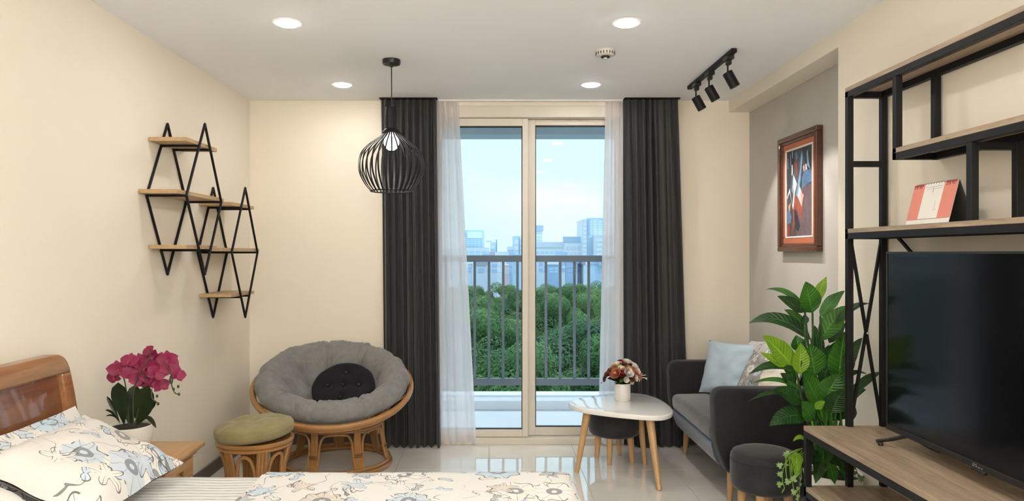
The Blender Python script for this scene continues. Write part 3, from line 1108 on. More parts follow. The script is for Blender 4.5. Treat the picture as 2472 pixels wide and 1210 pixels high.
# ------------------------------------------------------------------ ceiling fittings
def downlight(x, y, label, first=[None]):
    if first[0] is None:
        t = thing('downlight', label, 'downlight', (x, y, ZC), 0, 'recessed ceiling downlights')
        obj('rim', MB().lathe([(0.062, -0.001), (0.064, -0.007), (0.075, -0.006), (0.078, 0.0)], 32), 'trim_white', t, world=False)
        obj('diffuser', MB().lathe([(0.0005, -0.019), (0.03, -0.0175), (0.052, -0.0135), (0.064, -0.006), (0.064, -0.002), (0.0005, -0.002)], 32), 'lamp_disc', t, world=False)
        first[0] = t
    else:
        dup(first[0], (x, y, ZC), 0, label)
    ld = bpy.data.lights.new('downlight_lamp', 'AREA')
    ld.shape = 'DISK'
    ld.size = 0.12
    ld.energy = DOWN_W
    ld.color = (1, 0.98, 0.95)
    lo = bpy.data.objects.new('downlight_lamp', ld)
    COL.objects.link(lo)
    lo.location = (x, y, ZC - 0.022)


for y, row_ in ((4.956, 'by the window, '), (3.632, 'nearer, ')):
    for x, sd in ((-1.06, 'left of the pendant'), (0.69, 'right of the pendant')):
        downlight(x, y, 'round white recessed ceiling downlight, lit, ' + row_ + sd)
downlight(0.69, 2.30, 'added unseen round white recessed ceiling downlight over the foot of the bed')  # this and the next two are added out of view, for more even light
downlight(0.69, 0.97, 'added unseen round white recessed ceiling downlight to the right of the camera')
downlight(-1.06, 0.10, 'added unseen round white recessed ceiling downlight behind the camera on the left')

sm_ = thing('smoke_detector', 'cream round smoke detector with dark slots on the ceiling', 'smoke detector', (0.66, 4.136, ZC))
obj('body', MB().lathe([(0.056, 0.0), (0.056, -0.022), (0.053, -0.030), (0.045, -0.034), (0.0005, -0.034)], 32), 'detector_white', sm_, world=False)
s = MB()
for k in range(20):
    a = 2 * PI * k / 20
    s.box((-0.0025, -0.0015, -0.028), (0.0025, 0.0015, -0.013), M=Matrix.Rotation(a, 4, 'Z') @ Matrix.Translation((0, 0.056, 0)))
obj('vent_slots', s, 'black_plastic', sm_, world=False)
obj('sensor_ring', MB().lathe([(0.026, -0.034), (0.026, -0.042), (0.022, -0.044), (0.0005, -0.044)], 24), 'black_plastic', sm_, world=False)
obj('sensor_cap', MB().lathe([(0.012, -0.043), (0.011, -0.051), (0.0005, -0.052)], 16), 'detector_white', sm_, world=False)

# track light
tk = thing('track_light', 'black ceiling track with three tilted spot heads, near the grey niche', 'track light', (1.40, 4.55, ZC))
obj('track', MB().box((1.383, 4.085, ZC - 0.026), (1.417, 5.015, ZC), 0.003, seg=1), 'black_metal', tk)
AX = Vector((0.47, -0.05, -0.88)).normalized()
for y in (4.187, 4.55, 4.843):
    h = MB()
    h.box((1.379, y - 0.045, ZC - 0.046), (1.421, y + 0.045, ZC - 0.022), 0.003, seg=1)
    h.box((1.386, y - 0.02, ZC - 0.072), (1.414, y + 0.015, ZC - 0.044), 0.003, seg=1)
    ad = obj('adapter', h, 'black_plastic', tk)
    p0 = Vector((1.392, y, ZC - 0.115))
    st = MB().tube([(1.396, y, ZC - 0.07), (1.396, y, ZC - 0.125)], 0.005, 8)
    obj('stem', st, 'black_metal', tk)
    q = AX.to_track_quat('Z', 'Y').to_matrix().to_4x4()
    M = Matrix.Translation(p0) @ q
    obj('spot_head', MB().lathe([(0.0005, 0.0), (0.026, 0.0), (0.030, 0.004), (0.030, 0.100), (0.026, 0.100), (0.024, 0.085), (0.0005, 0.085)], 28, M=M), 'black_metal', tk)
    obj('lens', MB().lathe([(0.0005, 0.0862), (0.0235, 0.0862), (0.0235, 0.089), (0.0005, 0.089)], 20, M=M), 'spot_lens', tk)
    sl = bpy.data.lights.new('spot_lamp', 'SPOT')
    sl.energy = SPOT_W
    sl.spot_size = math.radians(60)
    sl.spot_blend = 0.45
    sl.shadow_soft_size = 0.02
    sl.color = (1, 0.95, 0.88)
    so = bpy.data.objects.new('spot_lamp', sl)
    COL.objects.link(so)
    so.location = p0 + AX * 0.103
    so.rotation_euler = AX.to_track_quat('-Z', 'Y').to_euler()

# pendant
PX, PY = -0.625, 4.337
pd = thing('pendant_lamp', 'black wire globe pendant lamp with a lit bulb, hanging from the ceiling', 'pendant lamp', (PX, PY, ZC))
c = (PX, PY, 0)
obj('canopy', MB().lathe([(0.055, ZC), (0.056, ZC - 0.022), (0.052, ZC - 0.028), (0.010, ZC - 0.030), (0.009, ZC - 0.045), (0.0005, ZC - 0.046)], 28, c=c), 'black_gloss', pd)
obj('cord', MB().tube([(PX, PY, ZC - 0.04), (PX + 0.001, PY, 2.52), (PX, PY, 2.375)], 0.0035, 8), 'black_plastic', pd)
obj('socket', MB().lathe([(0.006, 2.392), (0.034, 2.388), (0.037, 2.380), (0.037, 2.258), (0.056, 2.240), (0.060, 2.228), (0.0005, 2.224)], 28, c=c), 'black_metal', pd)
prof = [(0.034, 2.248), (0.076, 2.208), (0.142, 2.156), (0.184, 2.108), (0.200, 2.050), (0.196, 1.985), (0.165, 1.920), (0.127, 1.873)]
pr = catmull([(r, z, 0) for r, z in prof], 4)
NR = 31
for k in range(NR):
    a = 2 * PI * k / NR
    rb = MB()
    V, F = [], []
    ca, sa = math.cos(a), math.sin(a)
    for i, p in enumerate(pr):
        hw = 0.0052
        for dr, dw in ((-0.0012, -hw), (-0.0012, hw), (0.0012, hw), (0.0012, -hw)):
            r = p[0] + dr
            V.append((PX + r * ca - dw * sa, PY + r * sa + dw * ca, p[1]))
    for i in range(len(pr) - 1):
        for j in range(4):
            j2 = (j + 1) % 4
            F.append((i * 4 + j, i * 4 + j2, i * 4 + 4 + j2, i * 4 + 4 + j))
    rb.add(V, F)
    obj('rib', rb, 'black_metal', pd, smooth=30)
obj('bottom_ring', MB().tube([(PX + 0.127 * math.cos(2 * PI * k / 40), PY + 0.127 * math.sin(2 * PI * k / 40), 1.873) for k in range(40)], 0.004, 8, closed=True), 'black_metal', pd)
obj('bulb', MB().lathe([(0.0005, 2.124), (0.018, 2.127), (0.036, 2.142), (0.046, 2.168), (0.043, 2.192), (0.028, 2.214), (0.018, 2.226), (0.0005, 2.227)], 24, c=c), 'bulb_glow', pd)

# ------------------------------------------------------------------ curtains
def curtain(name, xt0, xt1, xb0, xb1, yc, z0, z1, folds, amp, m, label, cat, seed=0, flat_right=None, group=None, edge=None):
    mb = MB()
    nu = folds * 14

    def fn(a, b):
        z = z1 + (z0 - z1) * b
        xl = xt0 + (xb0 - xt0) * (edge(b)[0] if edge else b)
        xr = xt1 + (xb1 - xt1) * (edge(b)[1] if edge else b)
        ph = a * folds * 2 * PI + 0.5 * math.sin(a * 9 + seed) + 0.35 * b * math.sin(a * 5 + seed * 2)
        A = amp * (0.55 + 0.45 * min(1, b * 5)) * (0.8 + 0.4 * math.sin(a * 13 + seed))
        if flat_right and a > flat_right: A *= 0.5
        y = yc + A * math.sin(ph) + 0.25 * A * math.sin(ph * 2 + 1)
        x = xl + (xr - xl) * (a + 0.30 / folds / 2 / PI * 2 * math.cos(ph) * min(1, 4 * a) * min(1, 4 * (1 - a)))
        return Vector((x, y, z + (0.006 * math.sin(ph) if b == 1 else 0)))
    mb.grid(fn, nu, 26)
    return obj(name, mb, m, label=label, cat=cat, smooth=180, group=group)


XC = lambda px: (px - 1190) / 314.0
curtain('blackout_curtain', XC(920), XC(1054), XC(927), XC(1064), 5.412, 0.008, 2.672, 8, 0.034, 'curtain_dark', 'dark charcoal pleated curtain left of the balcony door', 'curtain', 1)
curtain('blackout_curtain', XC(1505), XC(1636), XC(1507), XC(1662), 5.412, 0.008, 2.672, 8, 0.034, 'curtain_dark', 'dark charcoal pleated curtain right of the balcony door', 'curtain', 2, flat_right=0.55)
curtain('sheer_curtain', XC(1050), XC(1106), XC(1055), XC(1150), 5.464, 0.015, 2.672, 4, 0.013, 'sheer_white', 'white sheer curtain at the left side of the balcony door', 'curtain', 3)
curtain('sheer_curtain', XC(1464), XC(1512), XC(1446), XC(1514), 5.464, 0.015, 2.672, 3, 0.013, 'sheer_white', 'white sheer curtain at the right side of the balcony door', 'curtain', 4)
ct = thing('curtain_track', 'slim curtain track along the ceiling above the balcony door', 'curtain track', (0.3, 5.42, ZC - 0.01))
obj('dark_track', MB().box((XC(917), 5.378, ZC - 0.007), (XC(1056), 5.447, ZC), 0.001, seg=1), 'black_metal', ct)
obj('dark_track', MB().box((XC(1506), 5.378, ZC - 0.007), (XC(1640), 5.447, ZC), 0.001, seg=1), 'black_metal', ct)
obj('sheer_track', MB().box((XC(1056), 5.448, ZC - 0.012), (XC(1506), 5.484, ZC), 0.001, seg=1), 'trim_white', ct, label='white track of the sheer curtains')

# ------------------------------------------------------------------ wall shelves on the left wall
def diamond_shelf(yc, zc, planks, label):
    t = thing('wall_shelf', label, 'wall shelf', (XL, yc, zc))
    hz, hy = 0.436, 0.247
    x0, x1 = XL + 0.008, -1.672
    for x in (x0, x1):
        pts = [(x, yc - hy, zc), (x, yc, zc + hz), (x, yc + hy, zc), (x, yc, zc - hz)]
        f = MB()
        for i in range(4):
            f.tube([pts[i], pts[(i + 1) % 4]], 0.0075, 8)
            f.ball(pts[i], 0.0078, 8, 6)
        obj('diamond_frame', f, 'black_metal', t)
    for dz in (0.297, 0.0, -0.297):
        hw = hy * (1 - abs(dz) / hz)
        for sgn in (-1, 1):
            obj('crossbar', MB().tube([(x0, yc + sgn * hw, zc + dz), (x1, yc + sgn * hw, zc + dz)], 0.0070, 8), 'black_metal', t)
    for dz, half in planks:
        obj('plank', MB().box((XL + 0.003, yc - half, zc + dz + 0.007), (-1.685, yc + half, zc + dz + 0.029), 0.0015, seg=1), 'oak_plank', t)
    return t


diamond_shelf(4.087, 1.805, ((0.297, 0.215), (0.0, 0.325), (-0.297, 0.215)), 'black wire diamond wall shelf with three oak planks, the higher of two')
diamond_shelf(4.754, 1.496, ((0.297, 0.215), (0.0, 0.325), (-0.297, 0.215)), 'black wire diamond wall shelf with three oak planks, the lower, nearer the corner')

# ------------------------------------------------------------------ papasan chair
PCX, PCY = -1.10, 4.98
pc = thing('papasan_chair', 'round rattan bowl chair in the corner left of the dark curtain', 'chair', (PCX, PCY, 0))


def ring(mb, cx, cy, z, r, tr, n=48, M=None):
    P = [Vector((r * math.cos(2 * PI * k / n), r * math.sin(2 * PI * k / n), 0)) for k in range(n)]
    P = [(M @ p) if M else Vector((cx + p.x, cy + p.y, z)) for p in P]
    mb.tube(P, tr, 8, closed=True)


bs = MB()
ring(bs, PCX, PCY, 0.017, 0.372, 0.016)
ring(bs, PCX, PCY, 0.045, 0.366, 0.011)
obj('base_ring', bs, 'rattan', pc)
bs = MB()
ring(bs, PCX, PCY, 0.325, 0.318, 0.016)
ring(bs, PCX, PCY, 0.298, 0.316, 0.011)
ring(bs, PCX, PCY, 0.350, 0.312, 0.010)
obj('top_ring', bs, 'rattan', pc)
NL = 7
angs = [math.radians(-105 + 360 / NL * k) for k in range(NL)]


def cyl_pt(a, r, z, cx=PCX, cy=PCY):
    return Vector((cx + r * math.cos(a), cy + r * math.sin(a), z))


for a in angs:
    l = MB()
    for da in (-0.045, 0.0, 0.045):
        l.tube([cyl_pt(a + da, 0.366, 0.02), cyl_pt(a + da, 0.338, 0.11), cyl_pt(a + da, 0.322, 0.21), cyl_pt(a + da, 0.318, 0.325)], 0.0115, 7)
    lo = obj('upright', l, 'rattan', pc)
    wv = MB()
    for z, r in ((0.13, 0.335), (0.145, 0.333)):
        wv.tube([cyl_pt(a - 0.085, r + 0.002, z), cyl_pt(a - 0.05, r + 0.014, z), cyl_pt(a + 0.05, r + 0.014, z), cyl_pt(a + 0.085, r + 0.002, z)], 0.006, 6)
    obj('binding', wv, 'rattan_wrap', lo)
for k in range(NL):
    a0, a1 = angs[k] + 0.10, angs[k] + 2 * PI / NL - 0.10
    am, h = (a0 + a1) / 2, (a1 - a0) / 2
    pts = [cyl_pt(a0 - 0.02, 0.362, 0.03), cyl_pt(a0, 0.335, 0.13), cyl_pt(a0 + 0.02, 0.322, 0.22), cyl_pt(a0 + h * 0.25, 0.318, 0.268), cyl_pt(a0 + h * 0.6, 0.317, 0.28), cyl_pt(am, 0.317, 0.282),
           cyl_pt(a1 - h * 0.6, 0.317, 0.28), cyl_pt(a1 - h * 0.25, 0.318, 0.268), cyl_pt(a1 - 0.02, 0.322, 0.22), cyl_pt(a1, 0.335, 0.13), cyl_pt(a1 + 0.02, 0.362, 0.03)]
    obj('arch', MB().tube(catmull(pts, 3), 0.0085, 7), 'rattan', pc)
# bowl, tilted towards the room
BM_ = Matrix.Translation((-1.106, 4.885, 0.575)) @ Matrix.Rotation(math.radians(4), 4, 'Y') @ Matrix.Rotation(math.radians(18.5), 4, 'X')
BR = 0.535
b = MB()
ring(b, 0, 0, 0, BR, 0.019, 64, M=BM_)
ring(b, 0, 0, 0, BR - 0.012, 0.014, 64, M=BM_ @ Matrix.Translation((0, 0, -0.028)))
obj('bowl_rim', b, 'rattan', pc)


def bowl_z(r): return -0.25 * (1 - (r / BR) ** 2)


for r in (0.40, 0.26, 0.13):
    b = MB()
    ring(b, 0, 0, 0, r, 0.009, 48, M=BM_ @ Matrix.Translation((0, 0, bowl_z(r))))
    obj('bowl_hoop', b, 'rattan', pc)
for k in range(12):
    a = 2 * PI * k / 12
    pts = [BM_ @ Vector((r * math.cos(a), r * math.sin(a), bowl_z(r) - 0.008)) for r in (0.05, 0.13, 0.22, 0.31, 0.40, 0.48, 0.53)]
    obj('bowl_rib', MB().tube(pts, 0.009, 7), 'rattan', pc)
# thick seat cushion lying in the bowl
pcu = catmull([(0.001, -0.140, 0), (0.10, -0.135, 0), (0.20, -0.105, 0), (0.28, -0.04, 0), (0.335, 0.035, 0), (0.40, 0.088, 0), (0.46, 0.092, 0), (0.505, 0.062, 0), (0.518, 0.018, 0),
               (0.49, -0.022, 0), (0.42, -0.075, 0), (0.30, -0.155, 0), (0.15, -0.20, 0), (0.001, -0.222, 0)], 4)
NP = len(pcu) - 1
KN = 9


def cush(a, q):
    i = min(NP, int(round(q * NP)))
    r, z = pcu[i][0], pcu[i][1]
    th = a * 2 * PI
    tq = i / NP
    top = 1.0 if tq < 0.62 else 0.0
    seam = min(abs(((th * KN / 2 / PI + 0.3) % 1) - 0.5), 1) * 2 * PI / KN   # 0 at mid; tufts between
    d = (0.5 * 2 * PI / KN - seam)
    amp = math.exp(-((r - 0.30) / 0.13) ** 2) * top
    inn = math.exp(-((r - 0.27) / 0.15) ** 2)
    cr = math.exp(-(d * r / 0.016) ** 2) * 0.030 * top * min(1, r / 0.1) * (0.25 + 0.75 * inn)
    tu = math.exp(-((d * r) ** 2 + (r - 0.25) ** 2) / 0.045 ** 2) * 0.045 * top
    wn = mnoise.noise(Vector((math.cos(th) * 17, math.sin(th) * 17, r * 4)))
    wr = 0.011 * (abs(wn) - 0.25) * (0.35 + 0.65 * math.exp(-(d * r / 0.09) ** 2)) * min(1, r / 0.2) * (0.4 + top)
    wr += 0.012 * mnoise.noise(Vector((math.cos(th) * r * 12, math.sin(th) * r * 12, z * 8))) * (top + 0.3)
    wr += 0.012 * mnoise.noise(Vector((math.cos(th) * 6, math.sin(th) * 6, 5))) * 0.6 * math.exp(-((r - 0.45) / 0.08) ** 2)
    # direction from the core of the stuffing
    core = Vector((0.36, -0.03)) if r > 0.3 else Vector((r, -0.18))
    nd = Vector((r, z)) - core
    nd.normalize()
    off = -cr - tu + wr
    r2, z2 = max(0.0005, r + nd.x * off), z + nd.y * off
    if i in (0, NP): r2 = 0.0005
    return BM_ @ Vector((r2 * math.cos(th), r2 * math.sin(th), z2 + 0.025))


cm = MB().grid(cush, 320, NP, closed_u=True)
obj('papasan_cushion', cm, 'grey_cushion', smooth=80, label='thick grey tufted round cushion filling the rattan bowl chair', cat='cushion')
# round black cushion
bc = thing('round_cushion', 'black round cushion with five buttons on the grey bowl chair cushion', 'cushion', (-1.022, 4.80, 0.52))
BT = [(0, 0), (0.105, 0.005), (-0.105, 0.0), (0.0, 0.115), (0.0, -0.105)]
MBC = Matrix.Translation((-1.022, 4.82, 0.565)) @ Matrix.Rotation(math.radians(38), 4, 'X')
p = tuft_pad(0.215, 0.135, BT, 3)
p.V = [tuple(MBC @ Vector(v)) for v in p.V]
obj('pad', p, 'black_cushion', bc, smooth=80)
for x, y in BT:
    q = MB().lathe([(0.0005, 0.004), (0.006, 0.0035), (0.009, 0.0), (0.006, -0.004), (0.0005, -0.005)], 12, M=MBC @ Matrix.Translation((x, y, 0.046 if x == y == 0 else 0.037)))
    obj('button', q, 'black_plastic', bc)

# rattan stool with olive pad
SX, SY = -1.39, 4.12
st = thing('rattan_stool', 'small round rattan stool between the bed and the bowl chair', 'stool', (SX, SY, 0))
b = MB()
ring(b, SX, SY, 0.405, 0.207, 0.014)
ring(b, SX, SY, 0.380, 0.204, 0.010)
obj('seat_ring', b, 'rattan', st)
b = MB()
ring(b, SX, SY, 0.014, 0.185, 0.013)
obj('foot_ring', b, 'rattan', st)
obj('seat_disc', MB().lathe([(0.0005, 0.392), (0.198, 0.392), (0.198, 0.408), (0.0005, 0.408)], 36, c=(SX, SY, 0)), 'rattan_wrap', st)
NS = 6
for k in range(NS):
    a = math.radians(-60 + 360 / NS * k)
    l = MB()
    for da in (-0.10, 0.0, 0.10):
        l.tube(catmull([cyl_pt(a + da, 0.183, 0.02, SX, SY), cyl_pt(a + da * 1.2, 0.158, 0.12, SX, SY), cyl_pt(a + da * 1.2, 0.160, 0.22, SX, SY), cyl_pt(a + da, 0.200, 0.39, SX, SY)], 4), 0.0115, 7)
    obj('upright', l, 'rattan', st)
    a0, a1 = a + 0.2, a + 2 * PI / NS - 0.2
    am = (a0 + a1) / 2
    pts = [cyl_pt(a0, 0.182, 0.03, SX, SY), cyl_pt(a0, 0.160, 0.14, SX, SY), cyl_pt(a0 + 0.03, 0.166, 0.25, SX, SY), cyl_pt(a0 + 0.14, 0.182, 0.325, SX, SY), cyl_pt(am, 0.190, 0.35, SX, SY), cyl_pt(a1 - 0.14, 0.182, 0.325, SX, SY), cyl_pt(a1 - 0.03, 0.166, 0.25, SX, SY), cyl_pt(a1, 0.160, 0.14, SX, SY), cyl_pt(a1, 0.182, 0.03, SX, SY)]
    obj('arch', MB().tube(catmull(pts, 3), 0.010, 7), 'rattan', st)
p = tuft_pad(0.222, 0.13, [(0, 0), (-0.12, 0.05), (0.11, 0.07)], 9, crease=0.5)
MS = Matrix.Translation((SX - 0.002, SY - 0.01, 0.468)) @ Matrix.Rotation(math.radians(-5), 4, 'Y')
p.V = [tuple(MS @ Vector(v)) for v in p.V]
obj('stool_cushion', p, 'olive_cushion', smooth=80, label='olive green tufted round cushion on the rattan stool', cat='cushion')

# ------------------------------------------------------------------ bed
bd = thing('bed', 'wooden bed with a curved headboard against the left wall', 'bed', (-0.7, 2.1, 0))
YF, YN = 3.005, 1.10


def hb_x(z):   # sleigh curve of the headboard face
    t = min(1, max(0, (z - 0.45) / 0.62))
    return -1.745 - 0.075 * t ** 2.2


def hb_solid(y0, y1, z0, z1, th, off=0.0, nz=10, rtop=False):
    prof = []
    for i in range(nz + 1):
        z = z0 + (z1 - z0) * i / nz
        prof.append((hb_x(z) + off, z))
    back = [(x - th, z) for x, z in reversed(prof)]
    if rtop:
        x, z = prof[-1]
        back = [(x - 0.25 * th, z + 0.012), (x - 0.7 * th, z + 0.012)] + back
    return MB().prism(prof + back, 'y', y0, y1, 0.004)


def plate(outline, th, off):
    """outline in (y, z) bent onto the headboard curve"""
    out2 = []
    n = len(outline)
    for i in range(n):
        a, b2 = outline[i], outline[(i + 1) % n]
        m = max(1, int(math.hypot(a[0] - b2[0], a[1] - b2[1]) / 0.08))
        for k in range(m):
            out2.append((a[0] + (b2[0] - a[0]) * k / m, a[1] + (b2[1] - a[1]) * k / m))
    mb = MB().prism(out2, 'x', 0, th, 0.006)
    mb.V = [(hb_x(v[2]) + off - th + v[0], v[1], v[2]) for v in mb.V]
    return mb


ZR = 0.985
obj('headboard_stile', plate([(YF, 0.0), (YF, ZR), (YF - 0.066, ZR), (YF - 0.066, 0.0)], 0.055, 0.0), 'bed_wood', bd)
obj('headboard_stile', plate([(YN, 0.0), (YN, ZR), (YN + 0.066, ZR), (YN + 0.066, 0.0)], 0.055, 0.0), 'bed_wood', bd)
obj('headboard_rail', plate(rpoly([(YF, ZR), (YF, 1.068), (YN, 1.068), (YN, ZR)], [0, 0.078, 0.078, 0], 8), 0.055, 0.0), 'bed_wood', bd)
pan = MB().grid(lambda a, b_: Vector((hb_x(0.3 + 0.69 * b_) - 0.024, YF - 0.06 + (YN - YF + 0.12) * a, 0.3 + 0.69 * b_)), 6, 14)
pan.grid(lambda a, b_: Vector((hb_x(0.3 + 0.69 * b_) - 0.044, YF - 0.06 + (YN - YF + 0.12) * a, 0.3 + 0.69 * b_)), 6, 14)
obj('headboard_panel', pan, 'bed_panel', bd, label='dark glossy inset headboard panel')
obj('side_rail', MB().box((-1.74, YF - 0.05, 0.16), (0.28, YF - 0.012, 0.36), 0.006), 'bed_wood', bd)
obj('side_rail', MB().box((-1.74, YN + 0.012, 0.16), (0.28, YN + 0.05, 0.36), 0.006), 'bed_wood', bd)
obj('foot_rail', MB().box((0.24, YN + 0.05, 0.10), (0.28, YF - 0.05, 0.36), 0.006), 'bed_wood', bd)
for y in (YN + 0.05, YF - 0.05):
    obj('leg', MB().box((0.18, y - 0.035, 0), (0.25, y + 0.035, 0.17), 0.006), 'bed_wood', bd)
obj('slat_base', MB().box((-1.72, YN + 0.05, 0.24), (0.24, YF - 0.05, 0.29)), 'bed_wood', bd)
obj('mattress', MB().box((-1.735, YN + 0.03, 0.29), (0.245, YF - 0.03, 0.535), 0.05, seg=4), 'mattress_white', bd)


def drape(x0, x1, y0, y1, zt, rad, drop, wrk, seed, sides, uvs=1.0, nx=70, ny=60):
    """cloth over the mattress: flat on top, turning down over the chosen sides"""
    mb = MB()
    ex = [drop + rad if s_ else 0.0 for s_ in sides]    # x0, x1, y0, y1

    def turn(a, lo, hi, d0, d1):
        if a < lo and d0:
            s_ = lo - a
            if s_ < rad * PI / 2:
                return lo - rad * math.sin(s_ / rad), rad * (1 - math.cos(s_ / rad))
            return lo - rad, rad + s_ - rad * PI / 2
        if a > hi and d1:
            s_ = a - hi
            if s_ < rad * PI / 2:
                return hi + rad * math.sin(s_ / rad), rad * (1 - math.cos(s_ / rad))
            return hi + rad, rad + s_ - rad * PI / 2
        return a, 0.0

    def fn(u, v):
        a = x0 - ex[0] + (x1 - x0 + ex[0] + ex[1]) * u
        c_ = y0 - ex[2] + (y1 - y0 + ex[2] + ex[3]) * v
        x, dx = turn(a, x0, x1, sides[0], sides[1])
        y, dy = turn(c_, y0, y1, sides[2], sides[3])
        z = zt - max(dx, dy) - 0.25 * min(dx, dy)
        nz = mnoise.noise(Vector((a * 3.1 + seed, c_ * 3.1, seed)))
        nf = mnoise.noise(Vector((a * 8 + seed, c_ * 8, seed * 2)))
        z += wrk * nz + wrk * 0.35 * nf
        if dy > 0.03: y += 0.010 * math.sin(a * 22 + seed) * min(1, dy / 0.1)
        if dx > 0.03: x += 0.010 * math.sin(c_ * 22 + seed) * min(1, dx / 0.1)
        return Vector((x, y, z))
    mb.grid(fn, nx, ny, uvfn=lambda u, v: ((x0 - ex[0] + (x1 - x0 + ex[0] + ex[1]) * u) * uvs, (y0 - ex[2] + (y1 - y0 + ex[2] + ex[3]) * v) * uvs))
    return mb


obj('striped_sheet', drape(-1.70, -0.80, YN + 0.06, YF - 0.05, 0.548, 0.05, 0.16, 0.004, 2.0, (0, 0, 1, 1)), 'striped_print', smooth=80, label='white sheet with thin dark stripes between pillow and duvet', cat='sheet')
dv = drape(-0.955, 0.285, YN + 0.06, YF - 0.045, 0.568, 0.062, 0.20, 0.008, 5.0, (0, 1, 1, 1), nx=90)
# a rolled hem closes the duvet's free edge by the pillows
dvo = obj('duvet', dv, 'floral_duvet', smooth=80, label='cream floral duvet with blue grey blossoms covering the bed', cat='duvet')
hem = MB().tube([(-0.955, YN + 0.07 + (YF - YN - 0.15) * k / 30, 0.560 + 0.003 * math.sin(k * 1.3)) for k in range(31)], 0.009, 8)
hem.UV = {i: (v[0] + 0.3, v[1]) for i, v in enumerate(hem.V)}
hm = obj('hem', hem, 'floral_duvet')
hm.parent = dvo
hm.matrix_parent_inverse = Matrix.Translation(-dvo.location)

FL = 0.07
obj('bed_pillow', pillow(0.68, 0.46, 0.145, frame_M((-1.500, 2.60, 0.712), (0, 1, 0), (-0.40, 0, 0.19)), 1.0, flange=FL, wr=0.007, uvo=(0.2, 0.1)), 'floral_print', smooth=80, label='cream floral pillow lying in front, with a blue blossom', cat='pillow', group='bed pillows')
obj('bed_pillow', pillow(0.66, 0.39, 0.10, frame_M((-1.655, 2.615, 0.680), (0, 1, 0), (-0.19, 0, 0.34)), 2.0, flange=FL, wr=0.007, uvo=(1.9, 0.7)), 'floral_print', smooth=80, label='floral pillow standing behind against the headboard, only its top edge showing', cat='pillow', group='bed pillows')
obj('bed_pillow', pillow(0.66, 0.46, 0.16, frame_M((-1.475, 1.865, 0.725), (0, 1, 0), (-0.40, 0, 0.20)), 3.0, flange=FL, wr=0.007, uvo=(3.3, 2.2)), 'floral_print', smooth=80, label='pale pillow on the near half of the bed, at the bottom left corner', cat='pillow', group='bed pillows')

# ------------------------------------------------------------------ nightstand
ns = thing('nightstand', 'light brown wooden nightstand between bed and rattan stool', 'nightstand', (-1.64, 3.25, 0))
obj('top', MB().box((XL + 0.012, 3.035, 0.548), (-1.41, 3.455, 0.57), 0.005), 'night_wood', ns)
obj('moulding', MB().prism([(-1.425, 0.548), (-1.432, 0.535), (-1.442, 0.528), (-1.448, 0.515), (-1.87, 0.515), (-1.87, 0.548)], 'y', 3.05, 3.44), 'night_wood', ns)
obj('body', MB().box((-1.875, 3.07, 0.06), (-1.455, 3.42, 0.516), 0.003, seg=1), 'night_wood', ns)
for z0, z1 in ((0.432, 0.512), (0.09, 0.418)):
    dr = obj('drawer', MB().box((-1.457, 3.10, z0), (-1.443, 3.39, z1), 0.004), 'night_wood', ns)
    obj('knob', MB().lathe([(0.0005, 0.0), (0.008, 0.0), (0.007, 0.008), (0.013, 0.014), (0.013, 0.02), (0.008, 0.024), (0.0005, 0.025)], 16, M=Matrix.Translation((-1.444, 3.245, (z0 + z1) / 2)) @ Matrix.Rotation(PI / 2, 4, 'Y')), 'brass', dr)
for x in (-1.855, -1.475):
    for y in (3.09, 3.40):
        obj('foot', MB().box((x - 0.018, y - 0.018, 0), (x + 0.018, y + 0.018, 0.062), 0.003), 'night_wood', ns)

# ------------------------------------------------------------------ orchid
OX, OY = -1.675, 3.24
oc = thing('potted_orchid', 'magenta orchid in a cream bowl pot on the nightstand', 'orchid', (OX, OY, 0.57))
obj('pot', MB().lathe([(0.0005, 0.0), (0.055, 0.0), (0.062, 0.004), (0.085, 0.03), (0.100, 0.065), (0.1045, 0.10), (0.102, 0.128), (0.0985, 0.131), (0.096, 0.126), (0.098, 0.10), (0.0005, 0.095)], 40, c=(OX, OY, 0.57)), 'ceramic_white', oc)
obj('soil', MB().lathe([(0.0005, 0.675), (0.097, 0.675), (0.096, 0.688), (0.05, 0.697), (0.0005, 0.70)], 28, c=(OX, OY, 0)), 'soil', oc)
cp = lambda x, y, Y=3.24: at(x / 3.102, 820 + y / 3.102, Y)
for (b0, t0, wd_, Y, sg) in (((930, 640), (885, 322), 125, 3.19, 0.06), ((1030, 640), (1115, 345), 165, 3.20, -0.04), ((960, 640), (1020, 335), 110, 3.27, 0.02), ((1050, 590), (1170, 460), 75, 3.24, 0.1),
                             ((900, 630), (800, 425), 34, 3.25, 0.05), ((890, 620), (787, 530), 18, 3.2, 0.2), ((890, 610), (793, 577), 14, 3.18, 0.2), ((1060, 620), (1170, 665), 34, 3.16, 0.25), ((980, 650), (975, 420), 120, 3.28, 0.0)):
    obj('leaf', leaf(MB(), cp(*b0, 3.24), cp(*t0, Y), wd_ / 3.102 * Y / FPX, sg, (0.1, -1, 0.25), 0.25, 8, 'paddle'), 'leaf_orchid', oc, smooth=60)
stems = [[(970, 640), (950, 420), (930, 300), (905, 260)], [(1010, 640), (1060, 420), (1100, 260), (1150, 150), (1230, 170), (1290, 290), (1285, 340), (1310, 400), (1340, 408)], [(1000, 640), (1000, 400), (1050, 250), (1120, 130), (1115, 80)], [(1135, 370), (1140, 440), (1185, 480)]]
for i, s_ in enumerate(stems):
    obj('stem', MB().tube(catmull([cp(x, y, 3.24 - 0.02 * i) for x, y in s_], 5), 0.0028, 6), 'stem_dark', oc)
for x, y in ((1335, 352), (1300, 372), (1280, 320), (1176, 424), (1184, 482), (1340, 410), (1275, 300)):
    obj('bud', MB().ball(cp(x, y, 3.21), 0.006, 8, 6, (1, 1, 1.25)), 'stem_dark', oc)
